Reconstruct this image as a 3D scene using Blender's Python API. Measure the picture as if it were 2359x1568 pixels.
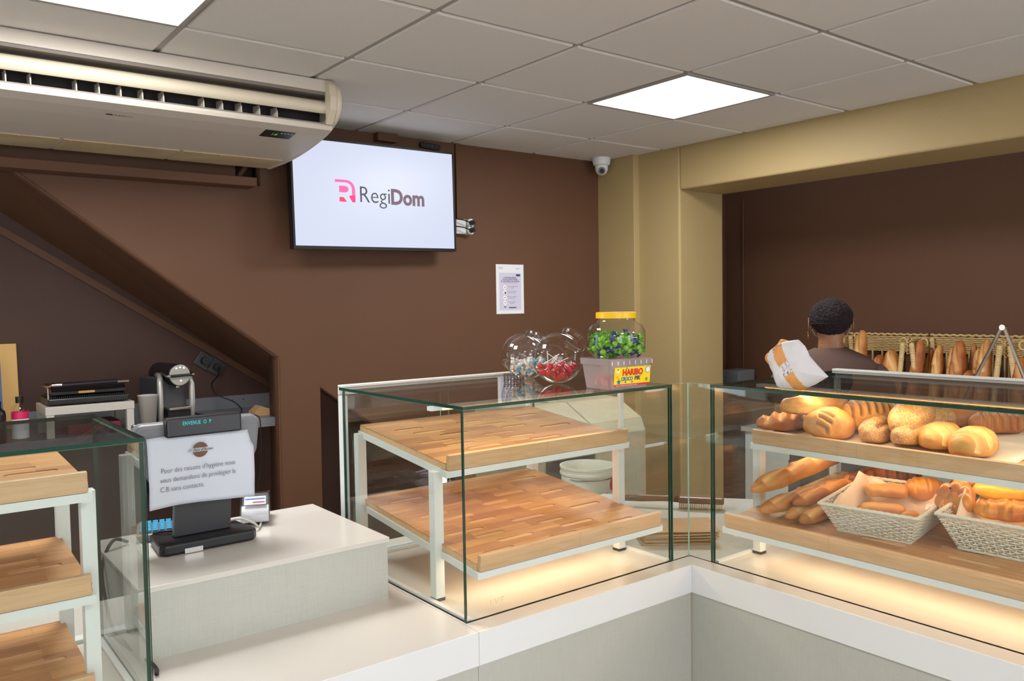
import bpy, bmesh, math, random
from mathutils import Vector, Matrix, noise, Euler
PI = math.pi
for o in list(bpy.data.objects): bpy.data.objects.remove(o)
sc = bpy.context.scene
COL = sc.collection
# ------------------------------------------------------------------ camera
cd = bpy.data.cameras.new('camera'); cam = bpy.data.objects.new('camera', cd); COL.objects.link(cam)
cd.sensor_width = 36; cd.lens = 1890.04/2359*36; cd.clip_start = .05
yaw, pit, rol = 0.6586613, -0.0440439, -0.0159163
f_ = Vector((math.sin(yaw)*math.cos(pit), math.cos(yaw)*math.cos(pit), math.sin(pit)))
r0 = f_.cross(Vector((0, 0, 1))).normalized(); u0 = r0.cross(f_)
r_ = r0*math.cos(rol)+u0*math.sin(rol); u_ = r_.cross(f_)
cam.matrix_world = Matrix(((r_.x, u_.x, -f_.x, -1.4297), (r_.y, u_.y, -f_.y, -2.2091), (r_.z, u_.z, -f_.z, 1.5764), (0, 0, 0, 1)))
sc.camera = cam
# ------------------------------------------------------------------ light and view
W = bpy.data.worlds.new('daylight'); sc.world = W; W.use_nodes = True
bg = W.node_tree.nodes['Background']; bg.inputs[0].default_value = (.87, .93, 1.0, 1); bg.inputs[1].default_value = 5.6
sc.view_settings.view_transform = 'Standard'; sc.view_settings.look = 'None'
sc.view_settings.gamma = 1; sc.view_settings.use_curve_mapping = False; sc.view_settings.exposure = 0.0
PANEL_POWER, LED_POWER = 26, .62
def area(name, loc, sx, sy, power, col, rot=(0, 0, 0), parent=None, spread=None):
    l = bpy.data.lights.new(name, 'AREA'); l.shape = 'RECTANGLE'; l.size = sx; l.size_y = sy; l.energy = power; l.color = col
    if spread: l.spread = spread
    o = bpy.data.objects.new(name, l); COL.objects.link(o); o.location = loc; o.rotation_euler = rot
    if parent: o.parent = parent
    return o
def S(r, g, b, k=1):
    def c(v):
        v = v/255
        return (v/12.92 if v <= .04045 else ((v+.055)/1.055)**2.4)*k
    return (c(r), c(g), c(b), 1)
# ------------------------------------------------------------------ materials
MATS = {}
def nt(name):
    m = bpy.data.materials.new(name); m.use_nodes = True; t = m.node_tree
    b = t.nodes['Principled BSDF']; return m, t, b
def N(t, ty, **k):
    n = t.nodes.new(ty)
    for a, v in k.items():
        if a.startswith('i_'):
            key = a[2:]
            n.inputs[int(key) if key.isdigit() else key.replace('_', ' ')].default_value = v
        else: setattr(n, a, v)
    return n
def plain(name, col, rough=.5, metal=0, bump=0, bscale=200, var=0, vscale=8, spec=.5, emit=None, es=0, coat=0, alpha=None, sheen=0, trans=0):
    """procedural plain surface: noise varies its colour a little and bumps it"""
    m, t, b = nt(name)
    b.inputs['Base Color'].default_value = col; b.inputs['Roughness'].default_value = rough; b.inputs['Metallic'].default_value = metal
    b.inputs['Specular IOR Level'].default_value = spec
    if coat: b.inputs['Coat Weight'].default_value = coat
    tc = N(t, 'ShaderNodeTexCoord')
    if var:
        nz = N(t, 'ShaderNodeTexNoise', i_Scale=vscale, i_Detail=5.0); t.links.new(tc.outputs['Object'], nz.inputs['Vector'])
        mx = N(t, 'ShaderNodeMix', data_type='RGBA'); t.links.new(nz.outputs['Fac'], mx.inputs[0])
        mx.inputs[6].default_value = tuple(c*(1-var) for c in col[:3])+(1,); mx.inputs[7].default_value = tuple(min(1, c*(1+var)) for c in col[:3])+(1,)
        t.links.new(mx.outputs[2], b.inputs['Base Color'])
    if bump:
        nz = N(t, 'ShaderNodeTexNoise', i_Scale=bscale, i_Detail=3.0); t.links.new(tc.outputs['Object'], nz.inputs['Vector'])
        bp = N(t, 'ShaderNodeBump', i_Strength=bump, i_Distance=.002); t.links.new(nz.outputs['Fac'], bp.inputs['Height']); t.links.new(bp.outputs[0], b.inputs['Normal'])
    if emit: b.inputs['Emission Color'].default_value = emit; b.inputs['Emission Strength'].default_value = es
    if trans: b.inputs['Transmission Weight'].default_value = trans
    if alpha is not None: b.inputs['Alpha'].default_value = alpha
    MATS[name] = m; return m
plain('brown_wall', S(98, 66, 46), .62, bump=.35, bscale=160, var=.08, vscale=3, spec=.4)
plain('beige_wall', S(172, 150, 104), .6, bump=.5, bscale=60, var=.04, vscale=4)
plain('front_wall', S(200, 195, 185), .8)
plain('floor_tile', S(150, 140, 128), .4, var=.1)
plain('ceiling_tile', S(220, 217, 213), .95, bump=.6, bscale=330, var=.05, vscale=260)
plain('grid_metal', S(160, 155, 150), .6)
plain('white_metal', S(225, 228, 226), .35)
plain('fascia_white', S(226, 227, 228), .35)
plain('worktop_white', S(208, 203, 196), .22, var=.015, vscale=3)
plain('rubber_black', S(35, 33, 32), .7)
plain('plastic_black', S(24, 22, 26), .34)
plain('plastic_dark', S(62, 62, 66), .42, bump=.15, bscale=900)
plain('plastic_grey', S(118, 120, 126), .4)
plain('alcove_wall_shaded', S(76, 52, 43), .65, bump=.35, bscale=160, var=.08, vscale=3, spec=.4)  # brown wall colour darkened to carry the alcove's shade
plain('table_white_shaded', S(188, 184, 174), .4)  # white toned down, the alcove's shade is in the colour
plain('notice_paper_shaded', S(204, 210, 222), .75, bump=.25, bscale=25)  # white paper darkened to stand in for the shade on it
plain('ac_white', S(204, 195, 184), .42)
plain('ac_cream', S(206, 195, 173), .5)
plain('ac_dark', S(40, 34, 34), .7)
plain('ac_grille', S(196, 176, 140), .6, var=.3, vscale=7)
plain('grey_slot', S(122, 114, 106), .6)
plain('chrome', S(215, 212, 208), .14, metal=1)
plain('steel', S(170, 170, 172), .3, metal=1)
plain('dark_steel', S(96, 88, 82), .3, metal=.9)
plain('brushed', S(190, 188, 184), .42, metal=.6)
plain('paper', S(228, 230, 236), .75, bump=.25, bscale=25)
plain('paper_bag', S(212, 210, 213), .6, bump=.5, bscale=30)
plain('bag_print', S(214, 150, 82), .6)
plain('bag_ink', S(110, 70, 90), .6)
plain('baking_paper', S(236, 214, 190), .6, bump=.4, bscale=14)
plain('faint_reflection', S(226, 200, 158), .7)
plain('kraft', S(186, 148, 104), .8, bump=.3, bscale=30, var=.1)
plain('ink_grey', S(92, 92, 100), .7)
plain('ink_blue', S(60, 74, 120), .7)
plain('ink_red', S(196, 60, 80), .7)
plain('navy', S(36, 56, 96), .6)
plain('lilac', S(206, 202, 222), .7)
plain('rattan_white', S(226, 220, 204), .55, var=.06, vscale=60)
plain('rattan_straw', S(214, 184, 128), .6, var=.14, vscale=40)
plain('dowel', S(218, 190, 138), .55, var=.08, vscale=20)
plain('yellow_lid', S(246, 196, 20), .35)
plain('label_yellow', S(250, 220, 20), .5)
plain('label_red', S(214, 50, 50), .5)
plain('label_blue', S(30, 110, 180), .5)
plain('label_orange', S(245, 150, 40), .5)
plain('label_green', S(110, 160, 60), .5)
plain('label_white', S(240, 240, 240), .5)
plain('candy_green', S(128, 186, 46), .3, var=.25, vscale=120)
plain('candy_leaf', S(90, 170, 50), .3)
plain('candy_blue', S(60, 62, 120), .25, var=.4, vscale=150)
plain('candy_sky', S(90, 176, 214), .3, var=.2, vscale=150)
plain('candy_white', S(226, 220, 210), .3, var=.15, vscale=150)
plain('candy_orange', S(240, 130, 60), .35, var=.2, vscale=120)
plain('candy_red', S(190, 40, 56), .28, var=.6, vscale=160)
plain('candy_pink', S(242, 150, 140), .45)
plain('skin', S(150, 100, 72), .5, bump=.1, bscale=300)
plain('shirt', S(82, 60, 52), .9, bump=.4, bscale=400, var=.08, vscale=10)
plain('trousers', S(38, 36, 42), .9)
plain('hair', S(27, 17, 18), .95, bump=1.0, bscale=130)
plain('gold', S(220, 180, 110), .25, metal=1)
plain('mask_blue', S(190, 215, 225), .8)
plain('amber_board', S(222, 176, 104), .55, var=.04)
plain('picture_blue', S(60, 84, 130), .5)
plain('picture_orange', S(230, 110, 60), .5)
plain('picture_sand', S(240, 200, 140), .5)
plain('pink_band', S(204, 30, 90), .4)
plain('maroon', S(110, 34, 50), .5)
plain('key_blue', S(40, 150, 196), .4)
plain('cup_frost', S(196, 190, 184), .5, alpha=.75)
plain('bucket_white', S(228, 226, 214), .4)
plain('machine_beige', S(170, 160, 138), .45, var=.04)
plain('dark_recess', S(52, 38, 36), .9)
plain('cord_black', S(24, 22, 24), .5)
plain('cord_white', S(190, 188, 182), .5)
plain('pastry_yellow', S(246, 186, 50), .35, var=.18, vscale=30, coat=.3)
plain('blue_film', S(120, 110, 200), .3)
plain('screen_glow', S(30, 30, 34), .35, emit=S(216, 223, 245), es=.97)
plain('panel_glow', S(255, 255, 255), .5, emit=(1, 1, .99, 1), es=6.0)
plain('led_glow', S(255, 214, 160), .5, emit=S(255, 186, 108), es=5.0)
plain('vfd_text', S(20, 30, 30), .5, emit=S(40, 214, 214), es=1.0)
plain('green_text', S(20, 30, 30), .5, emit=S(120, 200, 60), es=.6)
plain('logo_pink', S(240, 90, 150), .5, emit=S(244, 96, 160), es=.7)
plain('logo_red', S(235, 50, 95), .5, emit=S(238, 52, 100), es=.7)
plain('logo_grey', S(60, 60, 66), .5, emit=S(70, 66, 70), es=.5)
plain('logo_taupe', S(100, 80, 92), .5, emit=S(104, 84, 96), es=.6)
plain('white_led', S(250, 250, 250), .5, emit=(1, 1, 1, 1), es=1.5)

def glass(name, tint, refl=.04, veil=0.0, vcol=(1, 1, 1, 1)):
    """thin pane: clear body, Schlick reflection on the surface"""
    m = bpy.data.materials.new(name); m.use_nodes = True; t = m.node_tree; t.nodes.clear()
    out = N(t, 'ShaderNodeOutputMaterial'); g = N(t, 'ShaderNodeNewGeometry')
    dp = N(t, 'ShaderNodeVectorMath', operation='DOT_PRODUCT'); t.links.new(g.outputs['Normal'], dp.inputs[0]); t.links.new(g.outputs['Incoming'], dp.inputs[1])
    ab = N(t, 'ShaderNodeMath', operation='ABSOLUTE'); t.links.new(dp.outputs['Value'], ab.inputs[0])
    om = N(t, 'ShaderNodeMath', operation='SUBTRACT', i_0=1.0); t.links.new(ab.outputs[0], om.inputs[1])
    pw = N(t, 'ShaderNodeMath', operation='POWER', i_1=5.0); t.links.new(om.outputs[0], pw.inputs[0])
    ma = N(t, 'ShaderNodeMath', operation='MULTIPLY_ADD', i_1=1-refl, i_2=refl); t.links.new(pw.outputs[0], ma.inputs[0])
    tr = N(t, 'ShaderNodeBsdfTransparent'); tr.inputs[0].default_value = tint
    gl = N(t, 'ShaderNodeBsdfGlossy'); gl.inputs['Roughness'].default_value = .01
    body = tr
    if veil:
        df = N(t, 'ShaderNodeBsdfDiffuse'); df.inputs[0].default_value = vcol
        tl = N(t, 'ShaderNodeBsdfTranslucent'); tl.inputs[0].default_value = vcol
        a = N(t, 'ShaderNodeMixShader', i_0=.5); t.links.new(df.outputs[0], a.inputs[1]); t.links.new(tl.outputs[0], a.inputs[2])
        body = N(t, 'ShaderNodeMixShader', i_0=veil); t.links.new(tr.outputs[0], body.inputs[1]); t.links.new(a.outputs[0], body.inputs[2])
    mx = N(t, 'ShaderNodeMixShader'); t.links.new(ma.outputs[0], mx.inputs[0]); t.links.new(body.outputs[0], mx.inputs[1]); t.links.new(gl.outputs[0], mx.inputs[2])
    t.links.new(mx.outputs[0], out.inputs[0]); MATS[name] = m; return m
glass('pane_glass', (.965, .985, .972, 1), .045)
glass('jar_plastic', (.97, .97, .97, 1), .05)
glass('tub_plastic', (.92, .90, .90, 1), .04, .42, S(214, 204, 208))
plain('glass_edge', S(14, 62, 47), .2, spec=.45)
plain('glass_edge_light', S(150, 190, 178), .2, spec=.8)

def wood(name, c1, c2, c3, stave=(.22, .043), rough=.38):
    m, t, b = nt(name); tc = N(t, 'ShaderNodeTexCoord')
    mp = N(t, 'ShaderNodeMapping'); mp.inputs['Location'].default_value = (.013, .02, 0); t.links.new(tc.outputs['Object'], mp.inputs[0])
    br = N(t, 'ShaderNodeTexBrick', offset=.37, i_Scale=1.0, i_Mortar_Size=.0005, i_Mortar_Smooth=.1, i_Bias=0.0, i_Brick_Width=stave[0], i_Row_Height=stave[1])
    br.inputs['Color1'].default_value = c1; br.inputs['Color2'].default_value = c2; br.inputs['Mortar'].default_value = tuple(.6*x for x in c1[:3])+(1,)
    t.links.new(mp.outputs[0], br.inputs['Vector'])
    mp2 = N(t, 'ShaderNodeMapping'); mp2.inputs['Scale'].default_value = (4, 70, 70); t.links.new(tc.outputs['Object'], mp2.inputs[0])
    nz = N(t, 'ShaderNodeTexNoise', i_Scale=2.2, i_Detail=6.0, i_Distortion=.6); t.links.new(mp2.outputs[0], nz.inputs['Vector'])
    cr = N(t, 'ShaderNodeMapRange', i_1=.42, i_2=.72, i_3=0.0, i_4=.55); t.links.new(nz.outputs['Fac'], cr.inputs[0])
    mx = N(t, 'ShaderNodeMix', data_type='RGBA'); t.links.new(cr.outputs[0], mx.inputs[0]); t.links.new(br.outputs['Color'], mx.inputs[6]); mx.inputs[7].default_value = c3
    t.links.new(mx.outputs[2], b.inputs['Base Color']); b.inputs['Roughness'].default_value = rough
    bp = N(t, 'ShaderNodeBump', i_Strength=.15, i_Distance=.001); t.links.new(nz.outputs['Fac'], bp.inputs['Height']); t.links.new(bp.outputs[0], b.inputs['Normal'])
    MATS[name] = m; return m
wood('beech', S(222, 166, 104), S(178, 120, 78), S(164, 108, 66), stave=(.17, .036))
wood('beech_lip', S(214, 176, 134), S(206, 164, 120), S(184, 140, 98), stave=(.5, .2))
wood('beech_groove', S(228, 186, 138), S(216, 170, 120), S(196, 150, 104), stave=(.5, .2))
wood('brush_wood', S(120, 84, 60), S(104, 72, 50), S(80, 56, 40), stave=(.5, .2))

def linen(name, col):
    m, t, b = nt(name); tc = N(t, 'ShaderNodeTexCoord'); outs = []
    for sc_ in ((420, 420, 22), (30, 30, 420)):
        mp = N(t, 'ShaderNodeMapping'); mp.inputs['Scale'].default_value = sc_; t.links.new(tc.outputs['Object'], mp.inputs[0])
        nz = N(t, 'ShaderNodeTexNoise', i_Scale=1.0, i_Detail=2.0); t.links.new(mp.outputs[0], nz.inputs['Vector']); outs.append(nz)
    ad = N(t, 'ShaderNodeMath', operation='ADD'); t.links.new(outs[0].outputs[0], ad.inputs[0]); t.links.new(outs[1].outputs[0], ad.inputs[1])
    mr = N(t, 'ShaderNodeMapRange', i_1=.6, i_2=1.4); t.links.new(ad.outputs[0], mr.inputs[0])
    mx = N(t, 'ShaderNodeMix', data_type='RGBA'); t.links.new(mr.outputs[0], mx.inputs[0])
    mx.inputs[6].default_value = tuple(c*.94 for c in col[:3])+(1,); mx.inputs[7].default_value = tuple(min(1, c*1.05) for c in col[:3])+(1,)
    t.links.new(mx.outputs[2], b.inputs['Base Color']); b.inputs['Roughness'].default_value = .45; MATS[name] = m
linen('linen_laminate', S(182, 182, 174))

def crust(name, base, dark, pale, rough=.5, seeds=0):
    """bread crust: attribute 'score' bares paler crumb in the cuts, noise browns the crust in patches"""
    m, t, b = nt(name); tc = N(t, 'ShaderNodeTexCoord')
    nz = N(t, 'ShaderNodeTexNoise', i_Scale=16.0, i_Detail=6.0); t.links.new(tc.outputs['Object'], nz.inputs['Vector'])
    mr = N(t, 'ShaderNodeMapRange', i_1=.38, i_2=.68); t.links.new(nz.outputs['Fac'], mr.inputs[0])
    mx = N(t, 'ShaderNodeMix', data_type='RGBA'); t.links.new(mr.outputs[0], mx.inputs[0]); mx.inputs[6].default_value = base; mx.inputs[7].default_value = dark
    at = N(t, 'ShaderNodeAttribute', attribute_name='score'); m2 = N(t, 'ShaderNodeMix', data_type='RGBA')
    t.links.new(at.outputs['Fac'], m2.inputs[0]); t.links.new(mx.outputs[2], m2.inputs[6]); m2.inputs[7].default_value = pale
    last = m2
    if seeds:
        vo = N(t, 'ShaderNodeTexVoronoi', i_Scale=240.0); t.links.new(tc.outputs['Object'], vo.inputs['Vector'])
        m3 = N(t, 'ShaderNodeMapRange', i_1=.25, i_2=.5, i_3=seeds, i_4=0.0); t.links.new(vo.outputs['Distance'], m3.inputs[0])
        m4 = N(t, 'ShaderNodeMix', data_type='RGBA'); t.links.new(m3.outputs[0], m4.inputs[0]); t.links.new(m2.outputs[2], m4.inputs[6]); m4.inputs[7].default_value = S(240, 214, 160); last = m4
    t.links.new(last.outputs[2], b.inputs['Base Color']); b.inputs['Roughness'].default_value = rough
    n2 = N(t, 'ShaderNodeTexNoise', i_Scale=150.0, i_Detail=4.0); t.links.new(tc.outputs['Object'], n2.inputs['Vector'])
    bp = N(t, 'ShaderNodeBump', i_Strength=.5 if not seeds else 1.0, i_Distance=.0015); t.links.new(n2.outputs['Fac'], bp.inputs['Height']); t.links.new(bp.outputs[0], b.inputs['Normal'])
    MATS[name] = m
crust('crust_gold', S(212, 154, 78), S(186, 118, 52), S(236, 190, 126))
crust('crust_boule', S(216, 152, 76), S(196, 126, 58), S(140, 92, 48))
crust('crust_brown', S(186, 114, 54), S(150, 78, 34), S(218, 160, 96))
crust('crust_seed', S(196, 140, 76), S(160, 98, 46), S(130, 74, 34), seeds=.45)
crust('crust_baguette', S(206, 142, 74), S(172, 104, 46), S(234, 190, 124))
crust('crust_dark', S(150, 84, 44), S(104, 54, 30), S(90, 50, 30))
crust('crust_glaze', S(220, 152, 62), S(186, 106, 36), S(236, 184, 92), rough=.3)

# ------------------------------------------------------------------ mesh helpers
def mk(name, bm, mats, parent=None, smooth=False, loc=None, rot=None, bevel=0, bseg=2, recalc=True):
    if recalc: bmesh.ops.recalc_face_normals(bm, faces=bm.faces)
    me = bpy.data.meshes.new(name); bm.to_mesh(me); bm.free()
    if isinstance(mats, str): mats = [mats]
    for m in mats: me.materials.append(MATS[m])
    if smooth:
        for p in me.polygons: p.use_smooth = True
    o = bpy.data.objects.new(name, me); COL.objects.link(o)
    if parent: o.parent = parent
    if loc: o.location = loc
    if rot: o.rotation_euler = rot
    if bevel:
        md = o.modifiers.new('bevel', 'BEVEL'); md.width = bevel; md.segments = bseg; md.limit_method = 'ANGLE'; md.angle_limit = .7
    return o
def B(): return bmesh.new()
def box(bm, x0, x1, y0, y1, z0, z1, mi=0, M=None):
    v = [bm.verts.new((x, y, z)) for x in (x0, x1) for y in (y0, y1) for z in (z0, z1)]
    if M:
        for q in v: q.co = M @ q.co
    fs = [bm.faces.new([v[i] for i in f]) for f in ((0, 1, 3, 2), (4, 6, 7, 5), (0, 4, 5, 1), (2, 3, 7, 6), (0, 2, 6, 4), (1, 5, 7, 3))]
    for f in fs: f.material_index = mi
    return fs
def spline(pts, m=6):
    P = [pts[0]]+list(pts)+[pts[-1]]; out = []
    for i in range(1, len(P)-2):
        a, b, c, d = P[i-1:i+3]
        for j in range(m):
            t = j/m; out.append(.5*((2*b)+(c-a)*t+(2*a-5*b+4*c-d)*t*t+(3*b-a-3*c+d)*t**3))
    return out+[pts[-1]]
def tube(bm, pts, r, n=8, closed=False, cap=True, mi=0):
    pts = [Vector(p) for p in pts]; rings = []
    if not closed and 4 < len(pts) < 12 and not isinstance(r, (list, tuple)) and r < .0045: pts = spline(pts)
    k = len(pts)
    rr = r if isinstance(r, (list, tuple)) else [r]*k
    prev = None
    for i, p in enumerate(pts):
        a = pts[(i-1) % k] if (closed or i > 0) else p; b = pts[(i+1) % k] if (closed or i < k-1) else p
        d = (b-a).normalized() if (b-a).length > 1e-9 else Vector((0, 0, 1))
        if prev is None:
            s = d.cross(Vector((0, 0, 1)))
            if s.length < .1: s = d.cross(Vector((0, 1, 0)))
        else: s = prev-d*prev.dot(d)
        s.normalize(); prev = s; t_ = d.cross(s)
        rings.append([bm.verts.new(p+(s*math.cos(2*PI*j/n)+t_*math.sin(2*PI*j/n))*rr[i]) for j in range(n)])
    for i in range(k if closed else k-1):
        A, C = rings[i], rings[(i+1) % k]
        for j in range(n):
            fc = bm.faces.new((A[j], A[(j+1) % n], C[(j+1) % n], C[j])); fc.material_index = mi
    if cap and not closed:
        for R in (rings[0], rings[-1]):
            fc = bm.faces.new(R); fc.material_index = mi
def lathe(bm, prof, n=32, c=(0, 0, 0), M=None, mi=0):
    rings = []
    for r, z in prof:
        if r < 1e-6:
            v = bm.verts.new((c[0], c[1], c[2]+z)); rings.append([v])
        else: rings.append([bm.verts.new((c[0]+r*math.cos(2*PI*j/n), c[1]+r*math.sin(2*PI*j/n), c[2]+z)) for j in range(n)])
    if M:
        for R in rings:
            for v in R: v.co = M @ v.co
    for A, D in zip(rings, rings[1:]):
        for j in range(n):
            a = [A[j % len(A)], A[(j+1) % len(A)], D[(j+1) % len(D)], D[j % len(D)]]
            a = list(dict.fromkeys(a))
            if len(a) > 2:
                fc = bm.faces.new(a); fc.material_index = mi
def prism(bm, pts, axis, a0, a1, mi=0):
    """extrude a 2D outline along an axis (0 x, 1 y, 2 z)"""
    def P(p, a):
        q = list(p); q.insert(axis, a); return q
    A = [bm.verts.new(P(p, a0)) for p in pts]; D = [bm.verts.new(P(p, a1)) for p in pts]
    n = len(pts); fs = [bm.faces.new(A), bm.faces.new(D[::-1])]
    for i in range(n): fs.append(bm.faces.new((A[i], D[i], D[(i+1) % n], A[(i+1) % n])))
    for f in fs: f.material_index = mi
def holed(outer, holes, depth):
    """flat plate with holes, thickness depth, built from a filled curve -> bmesh (plate in xy, z from 0 to depth)"""
    cu = bpy.data.curves.new('t', 'CURVE'); cu.dimensions = '2D'; cu.fill_mode = 'BOTH'; cu.extrude = depth/2
    for pts in [outer]+holes:
        s = cu.splines.new('POLY'); s.points.add(len(pts)-1); s.use_cyclic_u = True
        for p, q in zip(s.points, pts): p.co = (q[0], q[1], 0, 1)
    o = bpy.data.objects.new('t', cu); COL.objects.link(o); bpy.context.view_layer.update()
    me = bpy.data.meshes.new_from_object(o.evaluated_get(bpy.context.evaluated_depsgraph_get()))
    bm = B(); bm.from_mesh(me); bmesh.ops.remove_doubles(bm, verts=bm.verts, dist=1e-6)
    for v in bm.verts: v.co.z += depth/2
    bpy.data.objects.remove(o); bpy.data.curves.remove(cu); bpy.data.meshes.remove(me); return bm
def text(name, body, size, mat, parent, loc, rot=(0, 0, 0), ext=.0003, off=0, sx=1, align='LEFT', shear=0, sp=1):
    cu = bpy.data.curves.new('t', 'FONT'); cu.body = body; cu.size = size; cu.extrude = ext; cu.offset = off; cu.align_x = align; cu.shear = shear; cu.space_character = sp; cu.resolution_u = 3
    o = bpy.data.objects.new('t', cu); COL.objects.link(o); bpy.context.view_layer.update()
    me = bpy.data.meshes.new_from_object(o.evaluated_get(bpy.context.evaluated_depsgraph_get())); me.name = name
    bpy.data.objects.remove(o); bpy.data.curves.remove(cu)
    me.materials.clear(); me.materials.append(MATS[mat])
    q = bpy.data.objects.new(name, me); COL.objects.link(q); q.parent = parent; q.location = loc; q.rotation_euler = rot; q.scale = (sx, 1, 1); return q
def thing(name, label, cat, loc=(0, 0, 0), rot=0, group=None):
    o = bpy.data.objects.new(name, None); COL.objects.link(o); o.location = loc; o.empty_display_size = .05
    o.rotation_euler = (0, 0, rot) if not isinstance(rot, tuple) else rot
    return tag(o, label, cat, group)
def tag(o, label, cat, group=None):
    o['label'] = label; o['category'] = cat
    if group: o['group'] = group
    return o
def struct(o): o['kind'] = 'structure'; return o
def copy_tree(o, parent=None):
    c = o.copy(); COL.objects.link(c); c.parent = parent
    for ch in list(o.children): copy_tree(ch, c)
    return c
def disc(bm, c, r, n=24, axis=1, mi=0, th=.0004):
    pts = [(c[0]+r*math.cos(2*PI*i/n), c[1]+r*math.sin(2*PI*i/n)) for i in range(n)]
    prism(bm, pts, axis, c[2], c[2]+th, mi)
RX90 = (PI/2, 0, 0)

# ================================================================== THE SETTING
CEIL, YW, XW, Z0 = 2.5, 1.72, 2.39, 0.0
# floor
bm = B(); box(bm, -4.2, 3.6, -5.2, 3.0, -.1, 0); struct(mk('floor', bm, 'floor_tile'))
# ceiling: lay-in tiles on a metal grid
bm = B()
for i in range(-7, 7):
    for j in range(-9, 4):
        if (i, j) in ((2, 0), (-2, 0), (2, -6), (-2, -6), (-6, -6)): continue
        x0, x1, y0, y1 = i*.6+.009, i*.6+.591, j*.6+.009, j*.6+.591
        x1 = min(x1, 2.42); 
        if x0 > 2.40: continue
        if j == 2: y1 = YW+.05
        if j > 2: continue
        # tegular tile: face hangs a little below the grid with a chamfered edge
        e = .006; z = CEIL+.004
        a = [bm.verts.new(p) for p in ((x0, y0, z+.006), (x1, y0, z+.006), (x1, y1, z+.006), (x0, y1, z+.006))]
        b_ = [bm.verts.new(p) for p in ((x0+e, y0+e, z-.006), (x1-e, y0+e, z-.006), (x1-e, y1-e, z-.006), (x0+e, y1-e, z-.006))]
        bm.faces.new(b_)
        for k in range(4): bm.faces.new((a[k], a[(k+1) % 4], b_[(k+1) % 4], b_[k]))
box(bm, -4.2, 2.42, -5.2, 1.8, CEIL+.03, CEIL+.06)
ce = struct(mk('ceiling', bm, 'ceiling_tile'))
bm = B()
for i in range(-7, 5): 
    w = .014 if i in (0, -1) else .008
    box(bm, i*.6-w, i*.6+w, -5.2, YW+.04, CEIL+.004, CEIL+.02)
for j in range(-9, 3):
    w = .014 if j == -1 else .007
    box(bm, -4.2, 2.42, j*.6-w, j*.6+w, CEIL+.0045, CEIL+.0205)
mk('ceiling_grid', bm, 'grid_metal', ce)
# back wall with the stair-shaped opening, the pipe niche and the dark hatch
def sl(x): return 1.334-.747*(x-.139)
outer = [(-4.2, 0), (-4.2, 2.56), (2.5, 2.56), (2.5, 0), (1.35, 0), (1.35, .62), (.36, 1.17), (.35, 0), (.125, 0), (.139, 1.334), (-.975, 2.166), (-4.19, 2.166), (-4.19, .02)]
outer = [(-4.2, 2.06), (-4.2, 2.56), (2.5, 2.56), (2.5, 0), (1.2, 0), (1.2, .56), (.36, 1.17), (.352, 0), (.125, 0), (.139, 1.334), (-.972, 2.164), (-1.6, 2.164), (-1.6, 2.06)]
hole = [(-.045, 2.17), (.075, 2.17), (.075, 2.36), (-.045, 2.36)]
bm = holed(outer, [hole], .12)
for v in bm.verts: v.co = Vector((v.co.x, YW+.12-v.co.z, v.co.y))
struct(mk('wall_back', bm, 'brown_wall'))
# thin raised edging along the slope and the upright
bm = B()
tube(bm, [(-.96, YW-.001, 2.158), (.142, YW-.001, 1.337), (.13, YW-.001, .0)], .006, 6)
struct(mk('trim_1', bm, 'brown_wall'))
bm = B()   # the sloping soffit of the stair flight and the alcove behind
YN = 2.3
v = [bm.verts.new(p) for p in ((-1.6, YW+.06, 2.63), (.139, YW+.06, 1.334), (.60, YN, .96), (-1.6, YN, 2.50))]
bm.faces.new(v); w = [bm.verts.new(q.co+Vector((.03, 0, .06))) for q in v]; bm.faces.new(w[::-1])
for k in range(4): bm.faces.new((v[k], v[(k+1) % 4], w[(k+1) % 4], w[k]))
struct(mk('trim_2', bm, 'brown_wall'))
bm = B(); box(bm, -2.2, .9, YN, YN+.1, 0, 2.56); box(bm, -2.3, -2.2, YW, YN+.1, 0, 2.56); struct(mk('wall_alcove', bm, 'alcove_wall_shaded'))
bm = B(); prism(bm, [(-1.03, 1.99), (-1.03, 2.03), (.36, 1.135), (.36, 1.095)], 1, YN-.012, YN); struct(mk('trim_3', bm, 'brown_wall'))
bm = B(); box(bm, .9, 1.3, 2.2, 2.3, 0, 2.0); struct(mk('wall_hatch', bm, 'dark_recess'))
# pipe niche back and pipes
bm = B(); box(bm, -.06, .09, YW+.1, YW+.12, 2.15, 2.38); struct(mk('trim_4', bm, 'dark_recess'))
# right wall: pier, opening, beam
bm = B()
box(bm, XW, 2.80, 1.07, 1.95, 0, 2.56); box(bm, XW, 2.80, -3.2, 1.07, 2.243, 2.56); box(bm, XW, 2.80, -5.2, -3.2, 0, 2.56)
struct(mk('wall_right', bm, 'beige_wall', bevel=.012, bseg=3))
bm = B(); box(bm, 2.345, XW+.01, 1.40, YW+.02, 0, 2.52); struct(mk('trim_5', bm, 'beige_wall', bevel=.004))
# side room
bm = B(); box(bm, 3.5, 3.6, -5.2, 1.7, 0, 2.8); box(bm, 2.80, 3.6, 1.59, 1.7, 0, 2.8); box(bm, 2.8, 3.6, -5.3, -5.2, 0, 2.8)
struct(mk('wall_side_room', bm, 'brown_wall'))
bm = B(); box(bm, 2.8, 3.6, -5.2, 1.7, 2.6, 2.7); struct(mk('ceiling_side_room', bm, 'ceiling_tile'))
bm = B(); tube(bm, [(3.49, 1.43, .9), (3.49, 1.43, 2.3)], .006, 6); struct(mk('trim_6', bm, 'brown_wall'))
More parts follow.
